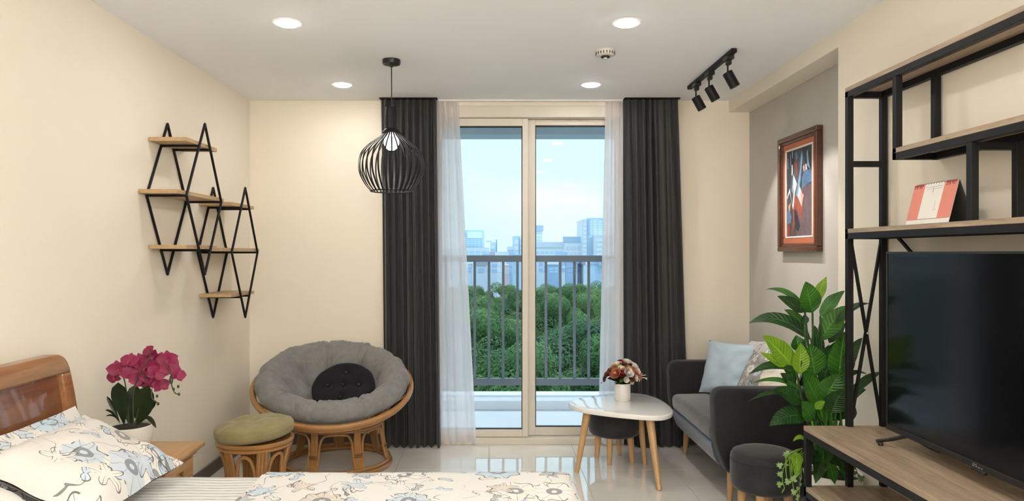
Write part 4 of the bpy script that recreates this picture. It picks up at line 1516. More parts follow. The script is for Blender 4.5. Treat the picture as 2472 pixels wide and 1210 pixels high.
# one blossom, copied
fl = MB()
for k, (ang, ln, wd_) in enumerate(((90, 0.036, 0.032), (215, 0.036, 0.030), (325, 0.036, 0.030), (165, 0.040, 0.046), (15, 0.040, 0.046))):
    a = math.radians(ang)
    leaf(fl, (0, 0, 0.001 * k), (ln * math.cos(a), ln * math.sin(a), 0.004 + 0.001 * k), wd_, 0.05, (0, 0, 1), 0.2, 6, 'oval')
flm = fl.mesh('blossom', 'orchid_pink', 60)
lip = MB()
leaf(lip, (0, 0.002, 0.004), (0, -0.014, 0.012), 0.012, 0.2, (0, 0, 1), 0.6, 4, 'oval')
lip.ball((0, 0.002, 0.006), 0.004, 8, 6)
lipm = lip.mesh('lip', 'orchid_lip', 60)
rnd = random.Random(3)
for (x, y, f) in ((880, 222, 1.05), (862, 278, .9), (975, 165, 1.0), (945, 235, 1.1), (1055, 165, 1.05), (1030, 235, 1.15), (1100, 215, 1.1), (1120, 270, 1.1), (1045, 285, 1.1), (1155, 130, 1.0), (1195, 160, 1.05), (1258, 150, 1.1),
                  (1268, 205, 1.1), (1325, 265, .9), (1200, 345, .95), (1135, 325, 1.0), (1118, 88, .7), (1170, 250, 1.05), (975, 265, 1.0), (1075, 320, .9), (1010, 190, 1.0), (1150, 205, 1.0)):
    o = obj('blossom', flm, None, oc, world=False)
    p = cp(x, y, 3.20 + rnd.random() * 0.06)
    dr = Vector((0.35 + rnd.uniform(-.6, .6), -1, rnd.uniform(-.25, .45))).normalized()
    M = Matrix.Translation(p) @ dr.to_track_quat('Z', 'Y').to_matrix().to_4x4() @ Matrix.Rotation(rnd.uniform(-.6, .6), 4, 'Z') @ Matrix.Diagonal((f * 1.12, f * 1.12, f * 1.12, 1))
    o.matrix_parent_inverse = WM[oc.name].inverted()
    o.matrix_basis = M
    obj('lip', lipm, None, o, world=False)

# ------------------------------------------------------------------ sofa
sf = thing('sofa', 'small charcoal velvet two-seat sofa in the grey niche', 'sofa', (1.65, 4.75, 0))
SF0, SF1 = 4.146, 5.335
arm_o = rpoly([(1.316, 0.37), (1.306, 0.690), (1.975, 0.690), (1.975, 0.172), (1.392, 0.172)], [0.09, 0.085, 0.05, 0.03, 0.06], 8)
for a, b_ in ((SF0, SF0 + 0.135), (SF1 - 0.135, SF1)):
    obj('arm', MB().prism(arm_o, 'y', a, b_, 0.028, 4), 'velvet_dark', sf, smooth=60)
obj('base', MB().prism(rpoly([(1.322, 0.345), (1.96, 0.345), (1.96, 0.18), (1.395, 0.18), (1.345, 0.24)], [0.02, 0, 0, 0.03, 0.035], 4), 'y', SF0 + 0.13, SF1 - 0.13), 'velvet_blue', sf, smooth=50, label='blue grey velvet front rail under the seat')
seat = MB()


def seat_fn(a, b_):
    return a, b_


sb = rpoly([(1.322, 0.345), (1.315, 0.455), (1.90, 0.465), (1.90, 0.345)], [0.035, 0.05, 0.02, 0.02], 6)
seat.prism(sb, 'y', SF0 + 0.137, SF1 - 0.137, 0.02, 3)
obj('seat_cushion', seat, 'velvet_seat', sf, smooth=60, label='lighter grey velvet seat cushion')
obj('back', MB().prism(rpoly([(1.895, 0.34), (1.905, 0.74), (1.985, 0.74), (1.985, 0.19), (1.90, 0.19)], [0, 0.035, 0.03, 0.02, 0.0], 5), 'y', SF0 + 0.136, SF1 - 0.136, 0.012, 3), 'velvet_dark', sf, smooth=60)
for x, sx in ((1.44, -1), (1.90, 1)):
    for y, sy in ((SF0 + 0.11, -1), (SF1 - 0.11, 1)):
        obj('leg', MB().tube([(x, y, 0.185), (x + 0.012 * sx, y + 0.010 * sy, 0.0)], 0.02, 14, radii=[0.024, 0.015]), 'beech_leg', sf, smooth=50)
obj('throw_pillow', pillow(0.40, 0.40, 0.13, frame_M((1.705, 5.085, 0.655), (0.235, -0.25, 0.0), (0.17, 0.03, 0.36)), 4.0, wr=0.009, pinch=0.06), 'pillow_blue', smooth=80, label='pale blue square throw pillow on the sofa', cat='pillow', group='sofa throw pillows')
obj('throw_pillow', pillow(0.40, 0.38, 0.12, frame_M((1.80, 4.74, 0.635), (0.08, -0.38, 0.0), (0.17, 0.04, 0.34)), 5.0, wr=0.009, pinch=0.06), 'floral_grey', smooth=80, label='grey flower patterned throw pillow right of the pale blue one', cat='pillow', group='sofa throw pillows')
obj('throw_pillow', pillow(0.42, 0.40, 0.10, frame_M((1.865, 4.93, 0.685), (0.03, -0.38, 0.05), (0.07, 0.0, 0.38)), 6.0, wr=0.007, pinch=0.06, uvo=(2, 2)), 'floral_pale', smooth=80, label='pale patterned throw pillow behind, its top edge against the grey wall', cat='pillow', group='sofa throw pillows')
obj('throw_pillow', pillow(0.34, 0.34, 0.10, frame_M((1.80, 4.47, 0.63), (0.10, -0.34, 0.0), (0.12, 0.02, 0.32)), 7.0, wr=0.007, pinch=0.06), 'pillow_cream', smooth=80, label='plain cream throw pillow behind the plant leaves', cat='pillow', group='sofa throw pillows')

# ------------------------------------------------------------------ poufs
def pouf(x, y, rz, label):
    t = thing('pouf', label, 'pouf', (x, y, 0), rz, 'round velvet poufs')
    obj('seat', MB().lathe([(0.0005, 0.187), (0.150, 0.187), (0.170, 0.196), (0.180, 0.215), (0.183, 0.25), (0.183, 0.345), (0.180, 0.372), (0.170, 0.389), (0.150, 0.398), (0.09, 0.403), (0.0005, 0.405)], 56), 'velvet_pouf', t, world=False, smooth=50)
    obj('welt', MB().tube([(0.183 * math.cos(2 * PI * k / 56), 0.183 * math.sin(2 * PI * k / 56), 0.355) for k in range(56)], 0.0022, 6, closed=True), 'velvet_dark', t, world=False)
    for k in range(4):
        a = PI / 4 + k * PI / 2
        ca, sa = math.cos(a), math.sin(a)
        obj('leg', MB().tube([(0.118 * ca, 0.118 * sa, 0.19), (0.130 * ca, 0.130 * sa, 0.0)], 0.02, 14, radii=[0.025, 0.017]), 'beech_leg', t, world=False, smooth=50)
    return t


pf = pouf(0.875, 5.08, 0.35, 'dark grey round velvet pouf with wooden legs under the white table')
dup(pf, (1.505, 3.90, 0), math.radians(14), 'dark grey round velvet pouf with wooden legs in front of the sofa')

# ------------------------------------------------------------------ coffee table
tb = thing('coffee_table', 'white rounded-triangle coffee table on three wooden legs', 'table', (0.90, 4.76, 0))
ol = catmull([(0.525, 4.87, 0), (0.60, 4.70, 0), (0.80, 4.565, 0), (1.0, 4.485, 0), (1.10, 4.50, 0), (1.175, 4.60, 0), (1.20, 4.76, 0), (1.19, 4.97, 0), (1.14, 5.14, 0), (1.05, 5.22, 0), (0.93, 5.225, 0), (0.74, 5.13, 0), (0.58, 5.0, 0)], 5, closed=True)
obj('tabletop', MB().prism([(p.x, p.y) for p in ol], 'z', 0.422, 0.455, 0.008, 3), 'lacquer_white', tb, smooth=50)
for (bx, by), (tx, ty) in (((0.571, 4.793), (0.645, 4.80)), ((1.047, 4.427), (1.018, 4.575)), ((1.073, 4.97), (1.04, 5.02))):
    obj('leg', MB().tube([(tx, ty, 0.424), (bx, by, 0.0)], 0.02, 16, radii=[0.0275, 0.0155]), 'beech_leg', tb, smooth=50)
obj('under_plate', MB().lathe([(0.0005, 0.4065), (0.14, 0.4065), (0.14, 0.4225), (0.0005, 0.4225)], 24, c=(0.90, 4.80, 0)), 'beech_leg', tb)

# bouquet on the table
FX, FY = 0.912, 4.965
fp = thing('flower_arrangement', 'bouquet of dried roses in a white cylinder pot on the coffee table', 'bouquet', (FX, FY, 0.455))
obj('pot', MB().lathe([(0.0005, 0.0), (0.053, 0.0), (0.056, 0.004), (0.0575, 0.118), (0.055, 0.121), (0.051, 0.119), (0.050, 0.10), (0.0005, 0.098)], 36, c=(FX, FY, 0.455)), 'ceramic_plain', fp)


def rose_mesh(seed):
    r_ = random.Random(seed)
    mb = MB()
    mb.ball((0, 0, 0.010), 0.010, 8, 6, (1, 1, 1.3))
    for ringi, (n, rad, h) in enumerate(((3, 0.010, 0.026), (4, 0.017, 0.024), (5, 0.024, 0.019))):
        for k in range(n):
            a = 2 * PI * (k + 0.37 * ringi) / n + r_.random() * 0.2

            def fn(u, v):
                da = (u - 0.5) * 2 * PI / n * 1.35
                q = v
                rr = rad * (0.35 + 0.65 * q ** 0.6) * (1 + 0.18 * q * q)
                edge = 1 - 0.5 * abs(u - 0.5) ** 2 * 4 * 0.5
                return Vector((rr * math.cos(a + da), rr * math.sin(a + da), h * q * edge))
            mb.grid(fn, 4, 4)
    return mb


roses = {}
for i, m in enumerate(('rose_peach', 'rose_tan', 'rose_cream', 'rose_white', 'rose_red', 'rose_brown')):
    roses[m] = rose_mesh(i).mesh('rose', m, 60)
bp = lambda x, y, Y: at(1430 + x / 8.64, 850 + y / 8.64, Y)
RS = [(590, 195, 'rose_red', 1.0, .02), (660, 260, 'rose_brown', 1.1, -.03), (730, 200, 'rose_white', 1.3, .0), (520, 265, 'rose_cream', 1.3, -.02), (430, 330, 'rose_tan', 1.1, -.03), (600, 340, 'rose_cream', .9, -.06), (480, 445, 'rose_peach', 1.55, -.07),
      (620, 450, 'rose_red', 1.1, -.07), (735, 360, 'rose_tan', 1.3, -.06), (760, 435, 'rose_white', 1.35, -.08), (880, 400, 'rose_peach', 1.2, -.05), (360, 430, 'rose_brown', 1.2, -.04), (285, 490, 'rose_brown', .9, -.02), (880, 290, 'rose_white', 1.3, -.01),
      (950, 390, 'rose_white', 1.1, -.02), (820, 530, 'rose_brown', 1.2, -.07), (910, 545, 'rose_white', .9, -.05), (710, 580, 'rose_white', .8, -.07), (990, 510, 'rose_peach', 1.1, -.01), (790, 255, 'rose_brown', 1.0, .0), (500, 370, 'rose_brown', 1.0, -.05),
      (820, 605, 'rose_cream', .9, -.06), (340, 390, 'rose_cream', .8, .0), (250, 570, 'rose_brown', .8, .0), (640, 300, 'rose_peach', 1.0, .02), (850, 345, 'rose_tan', 1.0, .03), (450, 290, 'rose_white', .9, .04), (560, 400, 'rose_brown', 1.1, .02), (680, 500, 'rose_brown', .9, -.05)]
cen = Vector((FX, FY, 0.60))
for x, y, m, f, dy in RS:
    p = bp(x, y, FY + dy)
    dr = (p - cen).normalized()
    o = obj('rose', roses[m], None, fp, world=False)
    o.matrix_parent_inverse = WM[fp.name].inverted()
    o.matrix_basis = Matrix.Translation(p - dr * 0.012 * f) @ dr.to_track_quat('Z', 'Y').to_matrix().to_4x4() @ Matrix.Diagonal((f, f, f, 1))
for (b0, t0, wd_, Y, m) in (((600, 620), (310, 560), 120, 4.90, 'leaf_orchid'), ((620, 640), (480, 680), 60, 4.90, 'leaf_orchid'), ((590, 690), (560, 600), 110, 4.90, 'leaf_bright'), ((640, 640), (560, 500), 110, 4.92, 'leaf_orchid'), ((660, 650), (700, 500), 120, 4.93, 'leaf_orchid'),
                             ((680, 650), (860, 640), 80, 4.92, 'leaf_orchid'), ((690, 640), (960, 570), 80, 4.95, 'leaf_orchid'), ((600, 640), (440, 500), 100, 4.94, 'leaf_orchid'), ((640, 690), (690, 715), 30, 4.90, 'leaf_orchid'), ((660, 600), (640, 420), 200, 5.0, 'leaf_orchid'), ((700, 600), (900, 480), 160, 5.0, 'leaf_orchid'), ((600, 600), (400, 470), 160, 5.0, 'leaf_orchid')):
    obj('leaf', leaf(MB(), bp(*b0, FY - 0.02), bp(*t0, Y), wd_ / 8.64 * Y / FPX, 0.1, (0, -1, 0.4), 0.2, 6), m, fp, smooth=60)
for (a, b_) in (((950, 500), (1120, 480)), ((960, 530), (1145, 545)), ((1110, 545), (1140, 580)), ((970, 540), (985, 620)), ((1010, 490), (1045, 445))):
    obj('twig', MB().tube([bp(*a, 4.96), bp(*b_, 4.95)], 0.003, 6, radii=[0.004, 0.002]), 'rose_cream', fp)
obj('twig', MB().tube([bp(290, 545, 4.95), bp(190, 645, 4.95)], 0.001, 5), 'stem_dark', fp)
obj('bud', MB().ball(bp(188, 645, 4.95), 0.004, 8, 6), 'seed_brown', fp)
obj('bud', MB().ball(bp(860, 670, 4.93), 0.007, 8, 6), 'seed_brown', fp)
obj('stem', MB().tube([(FX, FY, 0.55), (FX, FY, 0.62)], 0.03, 10, radii=[0.03, 0.045]), 'leaf_orchid', fp, label='bundled green stems')

# ------------------------------------------------------------------ painting
pt = thing('painting', 'framed abstract painting in dark blues and reds on the grey niche wall', 'painting', (XN, 4.56, 1.50))
PY0, PY1, PZ0, PZ1 = 4.266, 4.850, 1.502, 2.270
TX = lambda d: XN - d


def frame_part(name, y0, y1, z0, z1, wdt, d0, d1, m):
    f = MB()
    bv = 0.004
    f.box((TX(d1), y0, z0), (TX(d0), y1, z0 + wdt), bv, seg=1)
    f.box((TX(d1), y0, z1 - wdt), (TX(d0), y1, z1), bv, seg=1)
    f.box((TX(d1), y0, z0 + wdt), (TX(d0), y0 + wdt, z1 - wdt), bv, seg=1)
    f.box((TX(d1), y1 - wdt, z0 + wdt), (TX(d0), y1, z1 - wdt), bv, seg=1)
    return obj(name, f, m, pt, smooth=0)


frame_part('outer_frame', PY0, PY1, PZ0, PZ1, 0.032, 0.0, 0.042, 'gilt_wood')
frame_part('inner_frame', PY0 + 0.030, PY1 - 0.030, PZ0 + 0.030, PZ1 - 0.030, 0.022, 0.0, 0.030, 'gilt_wood')
frame_part('mount', PY0 + 0.050, PY1 - 0.050, PZ0 + 0.050, PZ1 - 0.050, 0.042, 0.0, 0.022, 'mat_red')
frame_part('slip', PY0 + 0.088, PY1 - 0.088, PZ0 + 0.088, PZ1 - 0.088, 0.012, 0.0, 0.025, 'slip_white')
CY0, CY1, CZ0, CZ1 = PY0 + 0.098, PY1 - 0.098, PZ0 + 0.098, PZ1 - 0.098
PCOL = {'slate': (0.055, 0.062, 0.075), 'blue': (0.09, 0.17, 0.30), 'steel': (0.16, 0.27, 0.40), 'deep': (0.025, 0.03, 0.045), 'chalk': (0.50, 0.48, 0.47), 'plum': (0.125, 0.085, 0.095), 'rust': (0.30, 0.075, 0.05), 'red': (0.22, 0.04, 0.04), 'flesh': (0.50, 0.30, 0.24), 'brown': (0.085, 0.06, 0.055)}
for k_, c_ in PCOL.items():
    mat('paint_' + k_, c_, 0.5, var=0.45, vscale=34, bump=0.3, bscale=80)
names = ['paint_' + k_ for k_ in PCOL]
idx = {k_: i for i, k_ in enumerate(PCOL)}
cv = MB()
cv.mi = idx['slate']
cv.box((TX(0.016), CY0, CZ0), (TX(0.005), CY1, CZ1))


def paint(c_, pts, lift):
    """flat brush area; points are (0..1 from the far edge, 0..1 from the top)"""
    cv.mi = idx[c_]
    V = [(TX(0.016 + lift * 0.0004), CY1 + (CY0 - CY1) * u, CZ1 + (CZ0 - CZ1) * v) for u, v in pts]
    cv.add(V, [tuple(range(len(V)))])


paint('plum', [(.56, .45), (1, .42), (1, 1), (.3, 1), (.35, .62)], 1)
paint('brown', [(.02, .62), (.3, .6), (.4, 1), (.02, 1)], 1.2)
paint('deep', [(.0, .0), (.30, .0), (.26, .2), (.12, .45), (.0, .5)], 1)
paint('deep', [(.6, .0), (1, .0), (1, .22), (.85, .28), (.72, .22)], 1)
paint('rust', [(.25, .55), (.42, .52), (.62, .55), (.70, .52), (.64, .66), (.55, .84), (.42, .70), (.30, .88), (.22, .95), (.26, .74)], 2)
paint('red', [(.02, .86), (.14, .84), (.13, 1), (.02, 1)], 3)
paint('red', [(.28, .14), (.42, .16), (.46, .32), (.40, .30), (.36, .22)], 3)
paint('blue', [(.02, .72), (.08, .66), (.20, .76), (.17, .84), (.04, .86)], 3)
paint('steel', [(.57, .06), (.61, .04), (.63, .10), (.56, .36), (.46, .53), (.35, .54), (.44, .40), (.53, .24)], 4)
paint('blue', [(.60, .34), (.72, .26), (.95, .28), (.98, .40), (.80, .43), (.60, .46)], 3)
paint('steel', [(.20, .46), (.27, .30), (.31, .34), (.24, .50)], 4)
paint('blue', [(.33, .05), (.40, .02), (.46, .10), (.38, .14)], 4)
paint('steel', [(.78, .06), (.82, .05), (.86, .20), (.92, .28), (.80, .22)], 4)
paint('steel', [(.04, .08), (.07, .08), (.07, .20), (.04, .20)], 4)
paint('steel', [(.14, .04), (.17, .04), (.18, .17), (.15, .17)], 4)
paint('chalk', [(.22, .0), (.245, .0), (.25, .08), (.23, .1)], 5)
paint('chalk', [(.20, .17), (.25, .17), (.245, .28), (.205, .29)], 5)
paint('chalk', [(.02, .53), (.13, .43), (.23, .64), (.27, .52), (.27, .28), (.42, .40), (.34, .50), (.29, .66), (.25, .69), (.13, .48), (.03, .56)], 5)
paint('chalk', [(.51, .42), (.66, .56), (.60, .67), (.43, .54)], 5)
paint('flesh', [(.07, .64), (.17, .60), (.14, .70), (.09, .70)], 5)
paint('flesh', [(.64, .22), (.70, .20), (.72, .27), (.66, .28)], 5)
paint('chalk', [(.73, .20), (.78, .20), (.80, .26), (.74, .27)], 5)
paint('flesh', [(.56, .50), (.68, .54), (.60, .66)], 6)
paint('deep', [(.30, .70), (.36, .68), (.52, .88), (.44, .94), (.34, .90)], 4)
obj('canvas', cv, names, pt, smooth=0, fixn=False)

# ------------------------------------------------------------------ media rack
RXF, RXB, RYF, RYN = 1.647, 1.832, 3.295, 1.25
rk = thing('media_rack', 'black steel and brown wood media rack along the right wall', 'rack', (1.65, 2.3, 0))
Tq = 0.027


def bar_(name, lo, hi, label=None):
    return obj(name, MB().box(lo, hi, 0.0012, seg=1), 'black_metal', rk, smooth=0, label=label)


ZT, ZS, ZM, ZD, ZL = 2.263, 1.604, 1.922, 0.684, 0.405
# tall back frame posts
for y in (RYF, RYN):
    ya, yb = (y - Tq, y) if y == RYF else (y, y + Tq)
    bar_('post', (RXF, ya, 0), (RXF + Tq, yb, ZT - 0.02))
    bar_('post', (RXB - Tq, ya, 0), (RXB, yb, ZT - 0.02))
    bar_('crossbar', (RXF + Tq, ya, ZT - 0.05), (RXB - Tq, yb, ZT - 0.022))
    bar_('crossbar', (RXF + Tq, ya, 1.893), (RXB - Tq, yb, 1.919))
    bar_('crossbar', (RXF + Tq, ya, ZS - 0.048), (RXB - Tq, yb, ZS - 0.022))


def shelf(x0, x1, y0, y1, zt, th=0.020, bar=0.027, posts=True, nm='shelf_board'):
    s_ = obj(nm, MB().box((x0, y0, zt - th), (x1, y1, zt), 0.0015, seg=1), 'rack_wood', rk, smooth=0)
    bar_('rail', (x0, y0, zt - th - bar), (x0 + Tq, y1, zt - th))
    bar_('rail', (x1 - Tq, y0, zt - th - bar), (x1, y1, zt - th))
    return s_


shelf(RXF, RXB, RYN, RYF, ZT)
shelf(RXF, RXB, RYN, 2.905, ZM)
shelf(RXF, RXB, RYN, RYF, ZS)
for y in (2.905 - Tq, 2.20):
    if y > 2.5:
        bar_('post', (RXF, y, ZM - 0.047), (RXF + Tq, y + Tq, ZT - 0.047))
        bar_('post', (RXB - Tq, y, ZM - 0.047), (RXB, y + Tq, ZT - 0.047))
        bar_('crossbar', (RXF + Tq, y, ZM - 0.047), (RXB - Tq, y + Tq, ZM - 0.021))
for y in (2.425, 1.6):
    bar_('post', (RXF, y, ZS), (RXF + Tq, y + Tq, ZM - 0.047))
    bar_('post', (RXB - Tq, y, ZS), (RXB, y + Tq, ZM - 0.047))
    bar_('crossbar', (RXF + Tq, y, ZM - 0.074), (RXB - Tq, y + Tq, ZM - 0.048))
# X brace at the far end and a slanted brace at the back
ye = RYF - Tq / 2
xa, xb = RXF + 0.02, RXB - 0.02
obj('brace', MB().tube([(xa, ye, ZS - 0.05), (xb, ye, ZD)], 0.0085, 4), 'black_metal', rk, smooth=0)
obj('brace', MB().tube([(xb, ye + 0.004, ZS - 0.05), (xa, ye + 0.004, ZD)], 0.0085, 4), 'black_metal', rk, smooth=0)
obj('brace_screw', MB().ball(((xa + xb) / 2, ye - 0.012, (ZS - 0.05 + ZD) / 2), 0.006, 8, 6), 'silver', rk)
obj('brace', MB().tube([(RXB - 0.012, 3.16, ZS - 0.045), (RXB - 0.012, 2.55, 1.15)], 0.008, 4), 'black_metal', rk, smooth=0)
# low cabinet part
CXF = 1.453
shelf(CXF, RXB + 0.003, RYN, RYF, ZD, 0.022, 0.030, nm='counter_top')
shelf(CXF, RXB + 0.003, RYN, RYF - 0.002, ZL, 0.020, 0.027)
for y in (RYF - Tq, 1.26):
    bar_('post', (CXF, y, 0), (CXF + Tq, y + Tq, ZD - 0.05))
bar_('crossbar', (CXF + Tq, RYF - Tq, ZD - 0.051), (RXF, RYF, ZD - 0.023))
bar_('crossbar', (CXF + Tq, RYF - Tq, 0.05), (RXF, RYF, 0.077))
bar_('rail', (CXF, RYN, 0.05), (CXF + Tq, RYF - Tq, 0.077))

# calendar
cl = thing('desk_calendar', 'coral and white tent calendar on the middle rack shelf', 'calendar', (1.72, 2.72, ZS))
Y0, Y1 = 2.59, 2.857
xb0, xt0, H_ = 1.676, 1.716, 0.158
slope = Vector((xt0 - xb0, 0, H_)).normalized()
nrm = Vector((-H_, 0, xt0 - xb0)).normalized()


def cal_pt(u, v, lift=0.0):  # u 0 = far end, v 0 = bottom
    p = Vector((xb0, Y1 + (Y0 - Y1) * u, ZS)) + slope * (v * math.hypot(H_, xt0 - xb0)) + nrm * lift
    return p


def cal_slab(u0, u1, v0, v1, l0, l1):
    mb = MB()
    V = [cal_pt(u, v, l) for l in (l0, l1) for u, v in ((u0, v0), (u1, v0), (u1, v1), (u0, v1))]
    return mb.add(V, [(0, 1, 2, 3), (4, 5, 6, 7), (0, 1, 5, 4), (1, 2, 6, 5), (2, 3, 7, 6), (3, 0, 4, 7)])


obj('front_board', cal_slab(0, 1, 0, 1, 0, 0.002), 'paper', cl, smooth=0)
obj('page_band', cal_slab(0.0, 0.27, 0.12, 1, 0.002, 0.004), 'coral', cl, smooth=0, label='coral band of the page')
obj('page_band', cal_slab(0.72, 1.0, 0.12, 1, 0.002, 0.004), 'coral', cl, smooth=0, label='coral band of the page')
obj('page', cal_slab(0.27, 0.72, 0.12, 1, 0.002, 0.0038), 'paper', cl, smooth=0)
m_ = MB()
for u0, u1, v0, v1 in ((0.30, 0.70, 0.905, 0.912), (0.33, 0.68, 0.855, 0.861), (0.485, 0.49, 0.75, 0.90), (0.47, 0.505, 0.80, 0.808), (0.27, 0.72, 0.12, 0.127), (0.60, 0.603, 0.3, 0.55), (0.62, 0.66, 0.33, 0.337)):
    s_ = cal_slab(u0, u1, v0, v1, 0.0041, 0.0044)
    m_.add(s_.V, s_.F)
obj('print', m_, 'ink', cl, smooth=0)
m_ = MB()
for ub in (0.01, 0.755):
    for k in range(11):
        if k == 5: continue
        u = ub + 0.012 + k * 0.019
        for v0, v1 in ((0.905, 0.925), (0.935, 0.985)):
            if (k * 7 + int(v0 * 100)) % 4 == 0: continue
            s_ = cal_slab(u, u + 0.013, v0, v1, 0.0041, 0.0046)
            m_.add(s_.V, s_.F)
    s_ = cal_slab(ub, ub + 0.23, 0.965, 1.0, 0.0041, 0.0045)
    m_.add(s_.V, s_.F)
obj('print', m_, 'dark_red', cl, smooth=0)
bk = MB()
V = []
for l in (0, 0.002):
    V += [Vector((xt0 + l, Y1, ZS + H_)), Vector((xt0 + l, Y0, ZS + H_)), Vector((1.772 + l, Y0, ZS + 0.001)), Vector((1.772 + l, Y1, ZS + 0.001))]
bk.add(V, [(0, 1, 2, 3), (4, 5, 6, 7), (0, 1, 5, 4), (1, 2, 6, 5), (2, 3, 7, 6), (3, 0, 4, 7)])
obj('back_board', bk, 'card_dark', cl, smooth=0)
obj('base_card', MB().box((xb0 + 0.004, Y0, ZS), (1.772, Y1, ZS + 0.002)), 'card_dark', cl, smooth=0)
sp = MB()
for k in range(16):
    y = Y0 + 0.012 + (Y1 - Y0 - 0.024) * k / 15
    sp.tube([(xt0 + 0.005 * math.cos(q * PI / 4), y, ZS + H_ - 0.001 + 0.005 * math.sin(q * PI / 4)) for q in range(8)], 0.0008, 5, closed=True)
obj('wire_binding', sp, 'black_metal', cl)

# television
TVX, TY0, TY1, TZ0, TZ1 = 1.670, 1.66, 2.993, 0.745, 1.497
tv = thing('television', 'large black flat television standing on the media rack', 'television', (1.70, 2.3, ZD))
obj('cabinet', MB().box((TVX + 0.006, TY0, TZ0), (TVX + 0.045, TY1, TZ1), 0.004), 'black_plastic', tv)
bz = MB()
bz.box((TVX, TY0, TZ0), (TVX + 0.008, TY1, TZ0 + 0.022), 0.001, seg=1)
bz.box((TVX, TY0, TZ1 - 0.009), (TVX + 0.008, TY1, TZ1), 0.001, seg=1)
bz.box((TVX, TY0, TZ0 + 0.022), (TVX + 0.008, TY0 + 0.009, TZ1 - 0.009), 0.001, seg=1)
bz.box((TVX, TY1 - 0.009, TZ0 + 0.022), (TVX + 0.008, TY1, TZ1 - 0.009), 0.001, seg=1)
obj('bezel', bz, 'black_gloss', tv, smooth=0)
obj('screen', MB().box((TVX + 0.003, TY0 + 0.009, TZ0 + 0.022), (TVX + 0.007, TY1 - 0.009, TZ1 - 0.009)), 'tv_screen', tv, smooth=0)
lg = MB()
for k, w_ in enumerate((0.010, 0.006, 0.010, 0.006)):
    y = 2.447 - 0.014 * k
    lg.box((TVX - 0.0012, y - w_ / 2, TZ0 + 0.006), (TVX, y + w_ / 2, TZ0 + 0.010))
lg.box((TVX - 0.0012, 2.430, TZ0 + 0.013), (TVX, 2.451, TZ0 + 0.0155))
obj('emblem', lg, 'silver', tv, smooth=0)
obj('indicator', MB().box((TVX - 0.002, 2.390, TZ0 - 0.010), (TVX + 0.01, 2.460, TZ0 + 0.001), 0.002, seg=1), 'black_gloss', tv)
for yc in (2.84, 1.80):
    ft = MB()
    ft.tube(catmull([(TVX + 0.022, yc, TZ0 + 0.012), (TVX + 0.005, yc + 0.03, TZ0 - 0.002), (TVX - 0.025, yc + 0.085, ZD + 0.032), (TVX - 0.052, yc + 0.128, ZD + 0.016)], 4), 0.008, 8, radii=[0.010] * 4 + [0.009] * 4 + [0.008] * 5)
    ft.tube(catmull([(TVX + 0.022, yc, TZ0 + 0.012), (TVX + 0.05, yc - 0.005, ZD + 0.045), (TVX + 0.10, yc - 0.025, ZD + 0.018), (TVX + 0.142, yc - 0.05, ZD + 0.009)], 4), 0.006, 8)
    f_ = obj('stand_foot', ft, 'black_gloss', tv)
    obj('foot_pad', MB().lathe([(0.0005, 0.0), (0.009, 0.0), (0.011, 0.006), (0.008, 0.014), (0.0005, 0.016)], 12, c=(TVX - 0.045, yc + 0.112, ZD)), 'black_plastic', f_)

